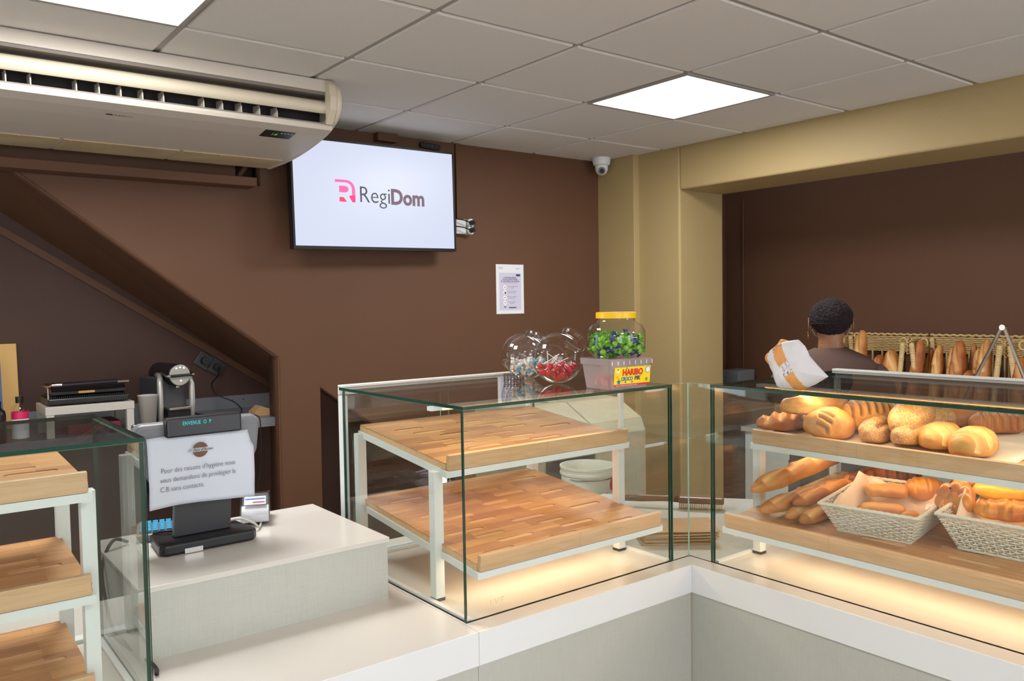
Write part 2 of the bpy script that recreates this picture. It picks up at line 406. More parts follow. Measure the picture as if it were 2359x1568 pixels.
# left wall and shop front with its big window openings (behind the photographer)
bm = B(); box(bm, -4.3, -4.2, -5.2, 2.4, 0, 2.6); struct(mk('wall_left', bm, 'front_wall'))
bm = B()
box(bm, -4.2, 2.8, -5.3, -5.2, 2.3, 2.6); box(bm, -4.2, -3.9, -5.3, -5.2, 0, 2.3); box(bm, 2.2, 2.8, -5.3, -5.2, 0, 2.3)
box(bm, -4.0, 2.3, -5.3, -5.2, 0, .3); box(bm, -1.7, .35, -5.3, -5.2, .3, 2.3)  # solid middle pier is added, unseen, to keep window reflections off the left case
struct(mk('wall_front', bm, 'front_wall'))

# ceiling light panels
def ceiling_light(cx, cy, label):
    t = thing('ceiling_light', label, 'ceiling light', (cx, cy, CEIL))
    bm = B()
    for s in (-1, 1):
        box(bm, -.295, .295, s*.289-.008, s*.289+.008, -.006, .012); box(bm, s*.289-.008, s*.289+.008, -.281, .281, -.006, .012)
    mk('frame', bm, 'grid_metal', t)
    bm = B(); box(bm, -.281, .281, -.281, .281, -.002, .006); mk('diffuser', bm, 'panel_glow', t)
    area('panel_light', (0, 0, -.008), .56, .56, PANEL_POWER, (1, .985, .96), parent=t); return t
ceiling_light(1.5, .3, 'glowing square ceiling panel nearer the beige beam on the right')
ceiling_light(-.9, .3, 'glowing square ceiling panel above the air conditioner, cut by the frame')
ceiling_light(1.5, -3.3, 'unseen glowing square ceiling panel added behind the camera towards the beige beam')  # this and the next two are unseen panels added to light the room
ceiling_light(-.9, -3.3, 'unseen glowing square ceiling panel added straight behind the camera')
ceiling_light(-3.3, -3.3, 'unseen glowing square ceiling panel added in the rear left of the room')

# ================================================================== COUNTERS
ZC = .88
def counter(label, x0, x1, y0, y1, front):
    """front: which side carries the white fascia ('y' = -y side, 'x' = -x side)"""
    t = thing('service_counter', label, 'counter', ((x0+x1)/2, (y0+y1)/2, 0)); cx, cy = (x0+x1)/2, (y0+y1)/2
    a, b_, c_, d = x0-cx, x1-cx, y0-cy, y1-cy
    bm = B(); box(bm, a, b_, c_+.0032, d, ZC-.03, ZC); mk('worktop', bm, 'worktop_white', t)
    bm = B(); box(bm, a, b_, c_, c_+.003, ZC-.073, ZC)
    mk('fascia', bm, 'fascia_white', t)
    bm = B()
    if front == 'y': box(bm, a, b_, c_+.004, c_+.02, 0, ZC-.0305)
    mk('base_panel', bm, 'linen_laminate', t)
    bm = B(); box(bm, a, b_, d-.02, d, 0, ZC-.0305); mk('back_panel', bm, 'white_metal', t); return t
counter('white topped counter run under the cash desk and left display case', -3.4, -.4415, -.80, -.06, 'y')
counter('white topped counter run under the empty wooden tray display', -.4405, .25, -.80, -.06, 'y')
# right arm with its diagonal inner corner
t = thing('service_counter', 'white topped counter arm under the bread display with pale grey front', 'counter', (.25, -.80, 0))
bm = B(); prism(bm, [(.0005, .0), (.0005, .74), (.40, .74), (.74, .32), (.74, -3.4), (.0032, -3.4), (.0032, 0)], 2, ZC-.03, ZC); mk('worktop', bm, 'worktop_white', t)
bm = B(); box(bm, 0, .003, -3.4, -.0005, ZC-.073, ZC); mk('fascia', bm, 'fascia_white', t)
bm = B(); box(bm, .004, .02, -3.4, .003, 0, ZC-.0305); mk('base_panel', bm, 'linen_laminate', t)
bm = B(); box(bm, .70, .72, -3.4, .32, 0, ZC-.0305); mk('back_panel', bm, 'white_metal', t)
# plinth block on the counter
t = thing('counter_plinth', 'raised white topped grey box plinth carrying the cash desk', 'plinth', (-.755, -.285, ZC))
bm = B(); box(bm, -.29, .265, -.213, .213, 0, .137); mk('body', bm, 'linen_laminate', t)
bm = B(); box(bm, -.29, .269, -.217, .217, .1375, .149); mk('top', bm, 'worktop_white', t, bevel=.001)
ZB = ZC+.149

# ================================================================== DISPLAY CASES
def pane(name, parent, x0, x1, y0, y1, z0, z1, thin, edge='glass_edge', light=()):
    bm = B(); fs = box(bm, x0, x1, y0, y1, z0, z1)
    bm.normal_update()
    for f in fs:
        n = f.normal; f.material_index = 0 if abs(n[thin]) > .9 else (2 if abs(n[2]) > .9 else 1)
    return mk(name, bm, ['pane_glass', edge, 'glass_edge_light'], parent)
H_ = .469   # case height above the worktop to the underside of the top pane
def display_case(label, loc, rot, L, D, left_side=True, right_side=True, door=True, rail=True):  # pane thickness g
    """local frame: x along the counter 0..L, y 0 (front) .. D (staff side), z up"""
    t = thing('glass_display_case', label, 'display case', loc, rot); g = .008
    pane('front_pane', t, 0, L, 0, g, .0, H_-.0005, 1)
    pane('top_pane', t, 0, L, -.001, D, H_, H_+.0075, 2)
    if left_side: pane('side_pane', t, .0005, g, g+.0005, D-.02, .0, H_-.0005, 0)
    if right_side: pane('side_pane', t, L-g, L-.0005, g+.0005, D-.02, .0, H_-.0005, 0)
    bm = B(); box(bm, 0, L, D-.018, D+.008, H_+.0075, H_+.014); box(bm, 0, L, D+.001, D+.008, H_-.014, H_+.0075)
    if not rail: bm.free()
    else: mk('rear_rail', bm, 'white_metal', t, bevel=.002)
    bm = B(); box(bm, .008, L-.008, D-.03, D, 0, .008)
    for x in ((.0125,) if left_side else ())+((L-.0125,) if right_side else ()): box(bm, x-.006, x+.006, .008, D-.03, 0, .006)
    mk('base_track', bm, 'white_metal', t)
    for x in (.008, L-.008) if rail else ():
        bm = B(); box(bm, x-.008, x+.008, D-.018, D+.006, .0085, H_-.015); mk('rear_post', bm, 'white_metal', t)
    if door:
        n = max(2, int(round(L/.55))); w = (L-.04)/n
        for k in range(n):
            dy = D-.012+(.008 if k % 2 else 0)
            d = pane('sliding_door', t, .02+k*w-.012, .02+(k+1)*w+.012, dy-.002, dy+.002, .010, H_-.016, 1, 'glass_edge_light')
            bm = B(); x = .045+k*w; zz = .24
            for q in range(1): tube(bm, [(x+.009*math.cos(a)*(1), dy-.004, zz+(.030 if math.sin(a) > 0 else -.030)+.009*math.sin(a)) for a in [2*PI*i/24 for i in range(24)]], .0018, 6, closed=True)
            mk('finger_pull', bm, 'jar_plastic', d)
    if not rail: return t
    # warm light bar hanging under the top pane
    bm = B(); box(bm, .0, L-.17 if L < .8 else L-.2, -.009, .009, 0, .010); bar = mk('light_bar', bm, 'white_metal', t, loc=(-.01 if L < .8 else .02, .12 if L < .8 else .18, H_-.0115))
    bm = B(); box(bm, .03, L-.18, -.0115, -.0092, 0, .0025); mk('diode_strip', bm, 'led_glow', bar)
    LB = L-.2
    area('strip_light', (.03+LB/2, .0, -.004), LB, .01, LED_POWER*LB*2.0, (1, .78, .52), parent=bar)
    return t
def stadium(cx, cy, l, w, n=6):
    p = []
    for i in range(n+1): a = -PI/2+PI*i/n; p.append((cx+l/2-w/2+w/2*math.cos(a), cy+w/2*math.sin(a)))
    for i in range(n+1): a = PI/2+PI*i/n; p.append((cx-l/2+w/2+w/2*math.cos(a), cy+w/2*math.sin(a)))
    return p
def display_rack(label, loc, rot, L, trays, legs, post=False, glow=True, lipin=0.0):
    """trays: (name, y_front, z_front, y_back, z_back) heights of the board top above the worktop, in the case frame; legs: (y_front, y_back)"""
    t = thing('display_rack', label, 'display rack', loc, rot)
    yf, yb = legs
    top = max(tr[2] for tr in trays); topb = max(tr[4] for tr in trays)
    for x in (-.006, L+.004):
        for y, h in ((yf, top-.022), (yb, topb-.022)):
            bm = B(); box(bm, -.0125, .0125, -.0125, .0125, .006, h); lg = mk('leg', bm, 'white_metal', t, loc=(x, y, 0), bevel=.0015)
            bm = B(); box(bm, -.0128, .0128, -.0128, .0128, 0, .0075); mk('rubber_foot', bm, 'rubber_black', lg)
    for nm, y0, z0, y1, z1, over in trays:
        ln = math.hypot(y1-y0, z1-z0); ang = math.atan2(z1-z0, y1-y0)
        holes = []; rows = int(ln/.047)
        for k in range(rows-1):
            yy = .04+k*.047; off = (.03, .115, .07)[k % 3]
            x = off
            while x+.11 < L-.02:
                holes.append(stadium(x+.055+.01, yy, .110 if (k % 2) else .090, .019)); x += .20
        bm = holed([(0, 0), (L, 0), (L, ln), (0, ln)], holes, .0025)
        for v in bm.verts: v.co.z += .0135
        tr = mk(nm, bm, 'beech', t, loc=(over, y0, z0-.016), rot=(ang, 0, 0))
        bm = B(); box(bm, 0, L, 0, ln, 0, .0134); mk('groove_floor', bm, 'beech_groove', tr)
        bm = B(); box(bm, .003, L-.003, -.0125, .0, -.001, .036); mk('front_lip', bm, 'beech_lip', tr, bevel=.0012)
        bm = B(); box(bm, -.004, L+.004, -.014, .012, -.017, -.0015); box(bm, -.004, L+.004, ln-.01, ln+.003, -.017, -.0005)
        box(bm, -.004, .012, .0125, ln-.011, -.017, -.0005); box(bm, L-.012, L+.004, .0125, ln-.011, -.017, -.0005)
        mk('tray_frame', bm, 'white_metal', tr)
        if glow:
            bm = B(); box(bm, .02, L-.02, .10, .11, -.006, -.0005); mk('diode_strip', bm, 'led_glow', tr)
            area('strip_light', (L/2, .105, -.009), L-.05, .01, LED_POWER*L*(2.1 if nm == 'lower_tray' else 1.2), (1, .79, .53), parent=tr)
    return t
TR = [('upper_tray', .135, .330, .555, .375, 0), ('lower_tray', .015, .122, .555, .176, 0)]
# middle case (empty wooden trays)
display_case('glass display case with empty slotted wooden trays and candy jars on top', (-.435, -.745, ZC), 0, .675, .60)
display_rack('white metal rack of two empty slotted beech trays', (-.397, -.745, ZC), 0, .595, TR, (.165, .545))
bm = B(); box(bm, -.006, .006, -.006, .006, 0, .128); tag(mk('light_post', bm, 'white_metal', None, loc=(.195, -.598, ZC+.335+.004)), 'short white upright between upper tray and glass top', 'post')
# right case (bread)
R90 = -PI/2
display_case('glass display case full of loaves and bread baskets', (.308, -.818, ZC), R90, 1.35, .60)
display_rack('long white metal rack with two beech trays of bread', (.308, -.858, ZC), R90, 1.27, TR, (.165, .545))
# left case
display_case('glass display case with empty trays at the left edge of the photo', (-2.16, -.70, ZC), 0, 1.09, .42, door=False, rail=False)
TL = [('upper_tray', .09, .396, .40, .408, 0), ('middle_tray', .09, .214, .40, .232, 0), ('lower_tray', .09, .035, .40, .055, 0)]
display_rack('white metal rack of three empty beech trays at the left edge', (-2.15, -.70, ZC), 0, 1.005, TL, (.13, .395), glow=False)
# corner filler panes
t = thing('corner_glass', 'two narrow frameless glass panes closing the inner counter corner', 'glass panel', (.308, -.745, ZC))
pane('pane', t, -.0670, -.0005, 0, .005, 0, .476, 1, 'glass_edge_light'); pane('pane', t, 0, .005, -.072, .005, 0, .476, 0, 'glass_edge_light')
# loose white profile in the bread case
bm = B(); tube(bm, [(0, 0, 0), (.26, -.40, .035)], .006, 4); tag(mk('light_profile', bm, 'white_metal', None, loc=(.345, -.862, .958)), 'thin white bar lying askew below the lower bread tray', 'bar')
# faint reflection painted as tan LVF letters on the middle case's front glass
t = thing('lvf_reflection', 'faint LVF reflection drawn as letters on the front glass of the middle case', 'lettering', (-.375, -.7462, .902))
text('letters', 'LVF', .024, 'faint_reflection', t, (0, 0, 0), RX90, ext=.0001, shear=.15, sx=1.1)

# ================================================================== AIR CONDITIONER
t = thing('air_conditioner', 'long cream ceiling mounted air conditioner with open louvre above the stair wall', 'air conditioner', (0, 0, 0))
XR = .072
bm = B(); prism(bm, [(.955, 2.498), (.905, 2.494), (.90, 2.446), (1.03, 2.440), (1.03, 2.322), (.912, 2.318), (.903, 2.308), (.91, 2.296), (.96, 2.282), (1.05, 2.268), (1.2, 2.254), (1.36, 2.243), (1.62, 2.243), (1.625, 2.26), (1.625, 2.498)], 0, -1.75, XR)
mk('body', bm, 'ac_white', t)
bm = B(); box(bm, -1.74, XR-.002, 1.022, 1.029, 2.325, 2.437); mk('outlet', bm, 'ac_dark', t)
bm = B(); box(bm, -1.74, XR-.002, .906, .985, 2.4345, 2.4455); mk('upper_slot', bm, 'grey_slot', t)
bm = B(); box(bm, -1.74, XR-.002, .914, 1.0, 2.3185, 2.324); mk('lower_slot', bm, 'grey_slot', t)
pts = [(.904+.05*(1-math.sin(a)), 2.386+.034*math.cos(a)) for a in [PI*(.12+.62*i/10) for i in range(11)]]
pts = pts+[(y+.006, z) for y, z in pts[::-1]]
bm = B(); prism(bm, pts, 0, -1.74, XR-.018); mk('louvre', bm, 'ac_cream', t, smooth=False)
for x in (-1.5, -1.43, -1.36, -1.28, -1.21, -1.13, -1.056, -.985, -.848, -.777, -.707, -.635, -.563, -.42, -.35, -.278, -.206, -.135):
    bm = B(); prism(bm, [(.945, 2.325), (1.015, 2.325), (1.015, 2.375), (.958, 2.370), (.948, 2.355)], 0, x-.010, x-.006); mk('vane', bm, 'ac_white', t)
cap = [(.93, 2.498), (.872, 2.47), (.852, 2.42), (.857, 2.37), (.90, 2.325), (1.0, 2.288), (1.2, 2.256), (1.40, 2.240), (1.63, 2.240), (1.63, 2.498)]
for _ in range(2):
    cap = [cap[0]]+[q for a, b in zip(cap[:8], cap[1:9]) for q in ((a[0]*.75+b[0]*.25, a[1]*.75+b[1]*.25), (a[0]*.25+b[0]*.75, a[1]*.25+b[1]*.75))]+cap[8:] if len(cap) < 12 else [cap[0]]+[q for a, b in zip(cap[:-3], cap[1:-2]) for q in ((a[0]*.75+b[0]*.25, a[1]*.75+b[1]*.25), (a[0]*.25+b[0]*.75, a[1]*.25+b[1]*.75))]+cap[-3:]
bm = B(); prism(bm, cap, 0, XR+.001, XR+.022)
mk('end_cap', bm, 'ac_cream', t, bevel=.006, bseg=3)
bm = B(); prism(bm, [(.90, 2.494), (.872, 2.47), (.856, 2.42), (.861, 2.37), (.905, 2.318), (.91, 2.494)], 0, XR-.028, XR); mk('end_trim', bm, 'ac_cream', t)
for k in range(4):
    x0 = -1.72+k*.445; 
    bm = B(); box(bm, x0, x0+.43, 1.37, 1.605, 2.2385, 2.2428)
    for q in range(3): box(bm, x0+.02+q*.135, x0+.03+q*.135, 1.372, 1.60, 2.237, 2.2384)
    mk('intake_grille', bm, 'ac_grille', t)
def acface(y): return 2.282+(y-.96)*(2.268-2.282)/.09
ang = math.atan2(-.014, .09)
bm = B(); box(bm, -.185, -.06, 0, .075, -.0012, 0); d = mk('display_panel', bm, 'plastic_black', t, loc=(0, .965, acface(.965)-.0004), rot=(ang, 0, 0))
text('digits', '18', .028, 'green_text', d, (-.150, .048, -.0014), (PI, 0, 0), ext=.0001)
for q in range(4):
    bm = B(); box(bm, -.115+q*.014, -.108+q*.014, .018, .022, -.0016, -.0013); mk('indicator', bm, 'label_white', d)
text('brand_mark', 'kaysun', .017, 'plastic_dark', t, (-.728, 1.003, 2.2738), (PI+ang, 0, 0), ext=.0002, sx=1.35, off=-.0003)
bm = B(); 
prism(bm, [(-.745+.012*math.cos(a), .998+.006*math.sin(a)) for a in [2*PI*i/16 for i in range(16)]], 2, 2.2735, 2.2752); mk('brand_dot', bm, 'plastic_black', t)

# pipe trunking under the air conditioner
bm = B(); box(bm, -1.7, .015, 1.60, YW-.0005, 2.150, 2.192); tag(mk('pipe_trunking', bm, 'brown_wall', None, bevel=.003), 'brown horizontal pipe trunking ending at the pipe hole under the air conditioner', 'trunking')
bm = B(); tube(bm, [(-.03, YW+.08, 2.19), (.0, YW+.03, 2.24), (.04, YW+.04, 2.30), (.05, YW+.07, 2.35)], .014, 8); 
tag(mk('coolant_pipe', bm, 'brown_wall', None, smooth=True), 'brown wrapped pipe bending inside the small wall hole', 'pipe')

# ================================================================== TELEVISION
t = thing('television', 'wall mounted flat television showing a company logo on white', 'television', (.635, 1.555, 2.135), (math.radians(0), math.radians(-.8), math.radians(2.0)))
w2, h2 = .478, .270
bm = B(); box(bm, -w2, w2, .004, .045, -h2, h2); mk('casing', bm, 'plastic_black', t, bevel=.003)
bm = holed([(-w2, -h2), (w2, -h2), (w2, h2), (-w2, h2)], [[(-w2+.010, -h2+.016), (w2-.010, -h2+.016), (w2-.010, h2-.010), (-w2+.010, h2-.010)]], .006)
mk('bezel', bm, 'plastic_black', t, loc=(0, .0035, 0), rot=RX90)
bm = B(); box(bm, -w2+.009, w2-.009, .001, .0035, -h2+.015, h2-.009); sn = mk('screen', bm, 'screen_glow', t)
bm = B(); box(bm, -.12, .12, .046, .14, -.1, .1); mk('wall_bracket', bm, 'plastic_black', t)
lx, lz = -.247, -.032   # lower left of the emblem
def sprism(nm, pts, mat):
    bm = B(); prism(bm, pts, 1, -.0012, .0008); return mk(nm, bm, mat, sn)
def arc(cx, cz, rx, rz, a0, a1, n=10): return [(cx+rx*math.cos(a0+(a1-a0)*i/n), cz+rz*math.sin(a0+(a1-a0)*i/n)) for i in range(n+1)]
# emblem: outer arch, inner half disc, leg
sprism('emblem_arch', [(lx, lz+.108), (lx+.052, lz+.108)]+arc(lx+.062, lz+.060, .048, .048, PI/2, 0)+[(lx+.110, lz), (lx+.093, lz)]+arc(lx+.060, lz+.063, .033, .033, 0, PI/2)[0:]+[(lx, lz+.095)], 'logo_pink')
sprism('emblem_bowl', [(lx+.022, lz+.078), (lx+.055, lz+.078)]+arc(lx+.055, lz+.062, .018, .016, PI/2, -PI/2)+[(lx+.022, lz+.046)], 'logo_pink')
sprism('emblem_leg', [(lx+.022, lz+.022), (lx+.045, lz+.022), (lx+.062, lz), (lx+.022, lz)], 'logo_red')
sprism('emblem_foot', [(lx+.075, lz+.030), (lx+.1095, lz+.036), (lx+.1095, lz-.0005), (lx+.093, lz-.0005)], 'logo_red')
text('lettering', 'Regi', .118, 'logo_grey', sn, (-.118, -.0005, -.030), RX90, ext=.0008, sx=.93, off=-.0012)
text('lettering', 'Dom', .110, 'logo_taupe', sn, (.068, -.0005, -.030), RX90, ext=.0008, sx=.93, off=.0035)
# remote in its holder, box, socket block and cable duct beside the television
t = thing('remote_control', 'black remote control held on the wall above the television', 'remote control', (1.045, YW-.001, 2.462), (0, math.radians(4), 0))
bm = B(); prism(bm, arc(-.05, 0, .016, .016, PI/2, 3*PI/2)+arc(.05, 0, .016, .016, -PI/2, PI/2), 1, -.022, 0); mk('body', bm, 'plastic_black', t, bevel=.002)
for k, x in enumerate((-.04, -.015, .008, .03, .045)):
    bm = B(); disc(bm, (x, .002, -.0232), .005 if k != 2 else .008, 12); mk('button', bm, 'plastic_dark', t)
bm = B(); box(bm, .70, .82, YW-.05, YW-.0005, 2.452, 2.497); tag(mk('junction_box', bm, 'brown_wall', None, bevel=.004), 'brown box on the wall at the ceiling above the television', 'box')
bm = B(); box(bm, 1.216, 1.248, YW-.018, YW-.0005, 2.07, 2.498); tag(mk('cable_duct', bm, 'brown_wall', None, bevel=.002), 'slim brown cable duct running down the wall right of the television', 'cable duct')
t = thing('socket_block', 'white double socket block on the wall right of the television', 'socket', (1.225, YW-.0005, 2.025))
bm = B(); box(bm, -.03, .035, -.04, 0, -.042, .042); mk('back_box', bm, 'white_metal', t, bevel=.003)
for z in (.021, -.021):
    bm = B(); tube(bm, [(.062, 0, z), (.062, -.052, z)], .024, 20); q = mk('outlet', bm, 'white_metal', t)
    bm = B(); tube(bm, [(.062, -.0525, z), (.062, -.075, z)], .015, 14); mk('plug', bm, 'plastic_black', q)
for z, lab in ((2.046, 'black cable from the upper socket to the television'), (2.004, 'black cable from the lower socket to the television')):
    bm = B(); tube(bm, [(1.287, YW-.072, z), (1.26, YW-.085, z-.002), (1.21, YW-.08, z+.012), (1.15, YW-.05, z+.02), (1.05, YW-.05, z+.03)], .0035, 6); tag(mk('power_cable', bm, 'cord_black'), lab, 'cable')
# dome camera in the corner
t = thing('security_camera', 'white dome security camera in the ceiling corner', 'security camera', (2.262, 1.60, CEIL-.002))
bm = B(); lathe(bm, [(0, 0), (.058, 0), (.058, -.02), (.052, -.045), (.04, -.05), (0, -.05)], 28); mk('housing', bm, 'white_metal', t, smooth=False, bevel=.002)
bm = B(); lathe(bm, [(.041, -.0505), (.041, -.075), (.032, -.096), (.016, -.108), (0, -.11)], 28); b2 = mk('ball', bm, 'white_metal', t, smooth=True)
d_ = Vector((-.62, -.70, -.35)).normalized()
bm = B(); tube(bm, [Vector((0, 0, -.072))+d_*.036, Vector((0, 0, -.072))+d_*.046], .023, 20); q = mk('lens_ring', bm, 'plastic_grey', t)
bm = B(); tube(bm, [Vector((0, 0, -.072))+d_*.0465, Vector((0, 0, -.072))+d_*.049], .014, 20); mk('lens', bm, 'plastic_black', q)

# ================================================================== POSTER
t = thing('notice_poster', 'white A4 notice with lilac panel taped to the brown wall', 'poster', (1.602, YW-.001, 1.668))
bm = B(); box(bm, -.105, .105, -.0008, 0, -.1485, .1485); mk('sheet', bm, 'paper', t)
bm = B(); box(bm, -.082, .084, -.0012, -.0009, -.126, .098); mk('panel', bm, 'lilac', t)
def pbox(nm, x0, x1, z0, z1, mat):
    bm = B(); box(bm, x0, x1, -.0016, -.00125, z0, z1); return mk(nm, bm, mat, t)
pbox('tab', .046, .078, .078, .090, 'navy')
text('heading', 'CORONAVIRUS,', .0135, 'ink_blue', t, (0, -.0014, .064), RX90, .0001, .0003, align='CENTER')
text('heading', 'POUR SE PROTÉGER', .0125, 'ink_blue', t, (0, -.0014, .053), RX90, .0001, .0003, align='CENTER')
text('heading', 'ET PROTÉGER LES AUTRES', .0118, 'ink_blue', t, (0, -.0014, .042), RX90, .0001, .0003, align='CENTER')
pbox('rule', -.052, .052, .0355, .037, 'ink_red')
for k, (z, l1, l2) in enumerate(((.012, 'Se laver très régulièrement', 'les mains'), (-.018, 'Tousser ou éternuer', 'dans son coude'), (-.050, 'Utiliser un mouchoir', 'à usage unique'), (-.082, 'Porter un masque', 'chirurgical'))):
    bm = B(); disc(bm, (-.041, z, -.0018), .0125, 24); c = mk('icon', bm, 'label_white', t)
    bm = B(); disc(bm, (-.041+(.003 if k == 1 else 0), z-(.004 if k == 1 else 0), -.0023), .0065 if k == 1 else .0035, 12); mk('pictogram', bm, 'navy', c)
    text('line', l1, .0085, 'ink_blue', t, (.012, -.0014, z+.003), RX90, .0001, 0, align='CENTER'); text('line', l2, .0085, 'ink_blue', t, (.012, -.0014, z-.006), RX90, .0001, 0, align='CENTER')
pbox('footer_bar', -.012, .045, -.114, -.108, 'navy'); pbox('footer_mark', -.047, -.034, -.110, -.104, 'navy')
text('masthead', 'RÉPUBLIQUE', .006, 'ink_grey', t, (-.085, -.001, .128), RX90, .0001, 0); text('masthead', 'FRANÇAISE', .006, 'ink_grey', t, (-.085, -.001, .121), RX90, .0001, 0)
text('masthead', 'Santé publique', .006, 'ink_grey', t, (.045, -.001, .124), RX90, .0001, 0); text('masthead', 'France', .006, 'ink_grey', t, (.045, -.001, .117), RX90, .0001, 0)

# ================================================================== ALCOVE SHELF AND WHAT STANDS ON IT
ZS = 1.03
t = thing('wall_shelf', 'white worktop shelf with upstand in the alcove under the stairs', 'shelf', (-.6, 2.05, ZS))
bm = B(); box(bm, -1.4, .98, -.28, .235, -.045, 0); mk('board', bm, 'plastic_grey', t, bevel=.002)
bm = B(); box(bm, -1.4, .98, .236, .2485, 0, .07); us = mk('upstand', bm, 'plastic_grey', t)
for x in (.70, .76):
    bm = B(); tube(bm, [(x, .2355, .045), (x, .2345, .045)], .004, 8); mk('screw', bm, 'plastic_black', us)
# coffee machine
t = thing('coffee_machine', 'silver and black capsule coffee machine with round head', 'coffee machine', (-.315, 1.83, ZS+.0005), math.radians(8))
bm = B()
for s in (-1, 1): tube(bm, [(s*.074, .02, 0), (s*.076, .012, .10), (s*.076, .012, .19), (s*.072, .02, .215), (s*.058, .05, .232), (s*.05, .10, .235)], .0135, 12)
tube(bm, [(-.05, .10, .235), (.05, .10, .235)], .0135, 12)
mk('side_arch', bm, 'brushed', t, smooth=True)
bm = B(); box(bm, -.062, .062, .035, .30, 0, .225); mk('body', bm, 'plastic_dark', t, bevel=.012, bseg=3)
bm = B(); tube(bm, [(0, -.03, .238), (0, .20, .238)], .052, 36); hd = mk('head', bm, 'plastic_black', t, bevel=.004)
bm = B(); tube(bm, [(0, -.0305, .238), (0, -.037, .238)], .049, 36); fp = mk('face_plate', bm, 'brushed', t, bevel=.002)
bm = B(); tube(bm, [(-.050, -.048, .236), (.052, -.048, .238)], .0065, 10); lv = mk('lever', bm, 'plastic_black', t)
for s in (-1, 1):
    bm = B(); tube(bm, [(s*.051, -.048, .237), (s*.061, -.048, .237), (s*.064, .02, .252)], .006, 8); mk('lever_end', bm, 'chrome', lv)
for x, z in ((-.017, .271), (.001, .275), (.019, .271), (.003, .212)):
    bm = B(); tube(bm, [(x, -.0372, z), (x, -.0392, z)], .0035, 10); mk('light', bm, 'white_led', fp)
bm = B(); box(bm, -.055, .055, -.035, .034, 0, .012); box(bm, -.052, .052, -.03, .034, .075, .087); mk('drip_tray', bm, 'chrome', t, bevel=.003)
bm = B(); tube(bm, [(0, -.005, .190), (0, -.005, .178)], .010, 12); mk('spout', bm, 'chrome', t)
bm = B(); box(bm, -.052, .052, -.015, .034, .0125, .0745); mk('capsule_bin', bm, 'plastic_black', t)
# frosted cup
bm = B(); lathe(bm, [(0, 0), (.031, 0), (.0425, .152), (.0445, .153), (.0445, .156), (.041, .155), (.0295, .003), (0, .003)], 32)
tag(mk('plastic_cup', bm, 'cup_frost', None, smooth=True, loc=(-.455, 1.80, ZS+.0005)), 'tall frosted plastic cup left of the coffee machine', 'cup')
# little table with the grill
t = thing('side_table', 'small white table carrying the panini grill', 'table', (-.695, 1.90, ZS+.0005))
bm = B(); box(bm, -.178, .178, -.12, .14, .100, .136); mk('tabletop', bm, 'table_white_shaded', t, bevel=.002)
for x in (-.160, .160):
    for y in (-.104, .124):
        bm = B(); box(bm, x-.015, x+.015, y-.015, y+.015, 0, .0995); mk('leg', bm, 'table_white_shaded', t, bevel=.001)
bm = B(); box(bm, -.12, .10, -.08, .12, 0, .045); tag(mk('storage_box', bm, 'maroon', None, loc=(-.66, 1.92, ZS+.0005), bevel=.004), 'dark maroon box standing under the small white table', 'box')
t = thing('panini_grill', 'black ribbed panini grill with chrome handle brackets', 'panini grill', (-.695, 1.91, ZS+.137))
bm = B(); box(bm, -.165, .160, -.115, .12, .004, .032); mk('base', bm, 'plastic_black', t, bevel=.006)
bm = B()
for k in range(40): box(bm, -.150+k*.0076, -.1465+k*.0076, -.10, .10, .0321, .040)
mk('lower_plate', bm, 'rubber_black', t)
bm = B(); prism(bm, [(-.112, .046), (.11, .060), (.11, .085), (-.075, .078), (-.112, .062)], 0, -.150, .150); ld = mk('lid', bm, 'plastic_black', t, bevel=.004)
bm = B(); box(bm, -.045, .02, -.1135, -.1125, .050, .060); mk('badge', bm, 'amber_board', ld)
bm = B(); tube(bm, [(-.115, -.150, .092), (.105, -.150, .096)], .0085, 14); hn = mk('handle', bm, 'plastic_black', t)
for s in (-1, 1):
    bm = B(); tube(bm, [(s*.110-.005, -.150, .094), (s*.150, -.150, .094), (s*.157, -.11, .085), (s*.157, .06, .075)], .006, 8); mk('bracket', bm, 'chrome', hn)
bm = B(); tube(bm, [(-.160, -.10, .03), (-.160, -.10, .075), (-.157, -.05, .08)], .004, 8); mk('hinge_rod', bm, 'chrome', t)
# bottles, boards
def bottle(name, label, loc, r, h, cap_m, band, clear=True):
    t = thing(name, label, 'bottle', loc)
    bm = B(); lathe(bm, [(0, 0), (r*.92, 0), (r, .006), (r, h*.66), (r*.9, h*.76), (r*.45, h*.84), (r*.38, h*.86), (r*.38, h*.88)], 28); mk('body', bm, 'jar_plastic' if clear else 'plastic_black', t, smooth=True)
    bm = B(); lathe(bm, [(r*.46, h*.86), (r*.48, h), (0, h)], 20); mk('cap', bm, cap_m, t)
    bm = B(); lathe(bm, [(r+.0006, .012), (r+.0006, h*.5)], 28); mk('label_wrap', bm, 'paper', t, smooth=True) if clear else bm.free()
    if band: bm = B(); lathe(bm, [(r+.0009, h*.5), (r+.0009, h*.66)], 28); mk('band', bm, 'pink_band', t, smooth=True)
bottle('bottle', 'clear bottle with a pink band and black cap by the left display case', (-.963, 1.82, ZS+.0005), .032, .188, 'plastic_black', True)
bottle('bottle', 'black bottle at the very left edge behind the display case', (-1.045, 1.80, ZS+.0005), .030, .175, 'plastic_black', False, False)
bm = B(); box(bm, -.17, .17, -.008, .008, 0, .40); tag(mk('wooden_board', bm, 'amber_board', None, loc=(-1.083, 2.245, ZS+.0005), rot=(math.radians(-5), 0, 0), bevel=.003), 'pale amber board leaning on the alcove wall', 'board')
t = thing('framed_picture', 'blue framed orange picture leaning at the left edge', 'picture', (-1.155, 2.09, ZS+.0005), (math.radians(-9), 0, 0))
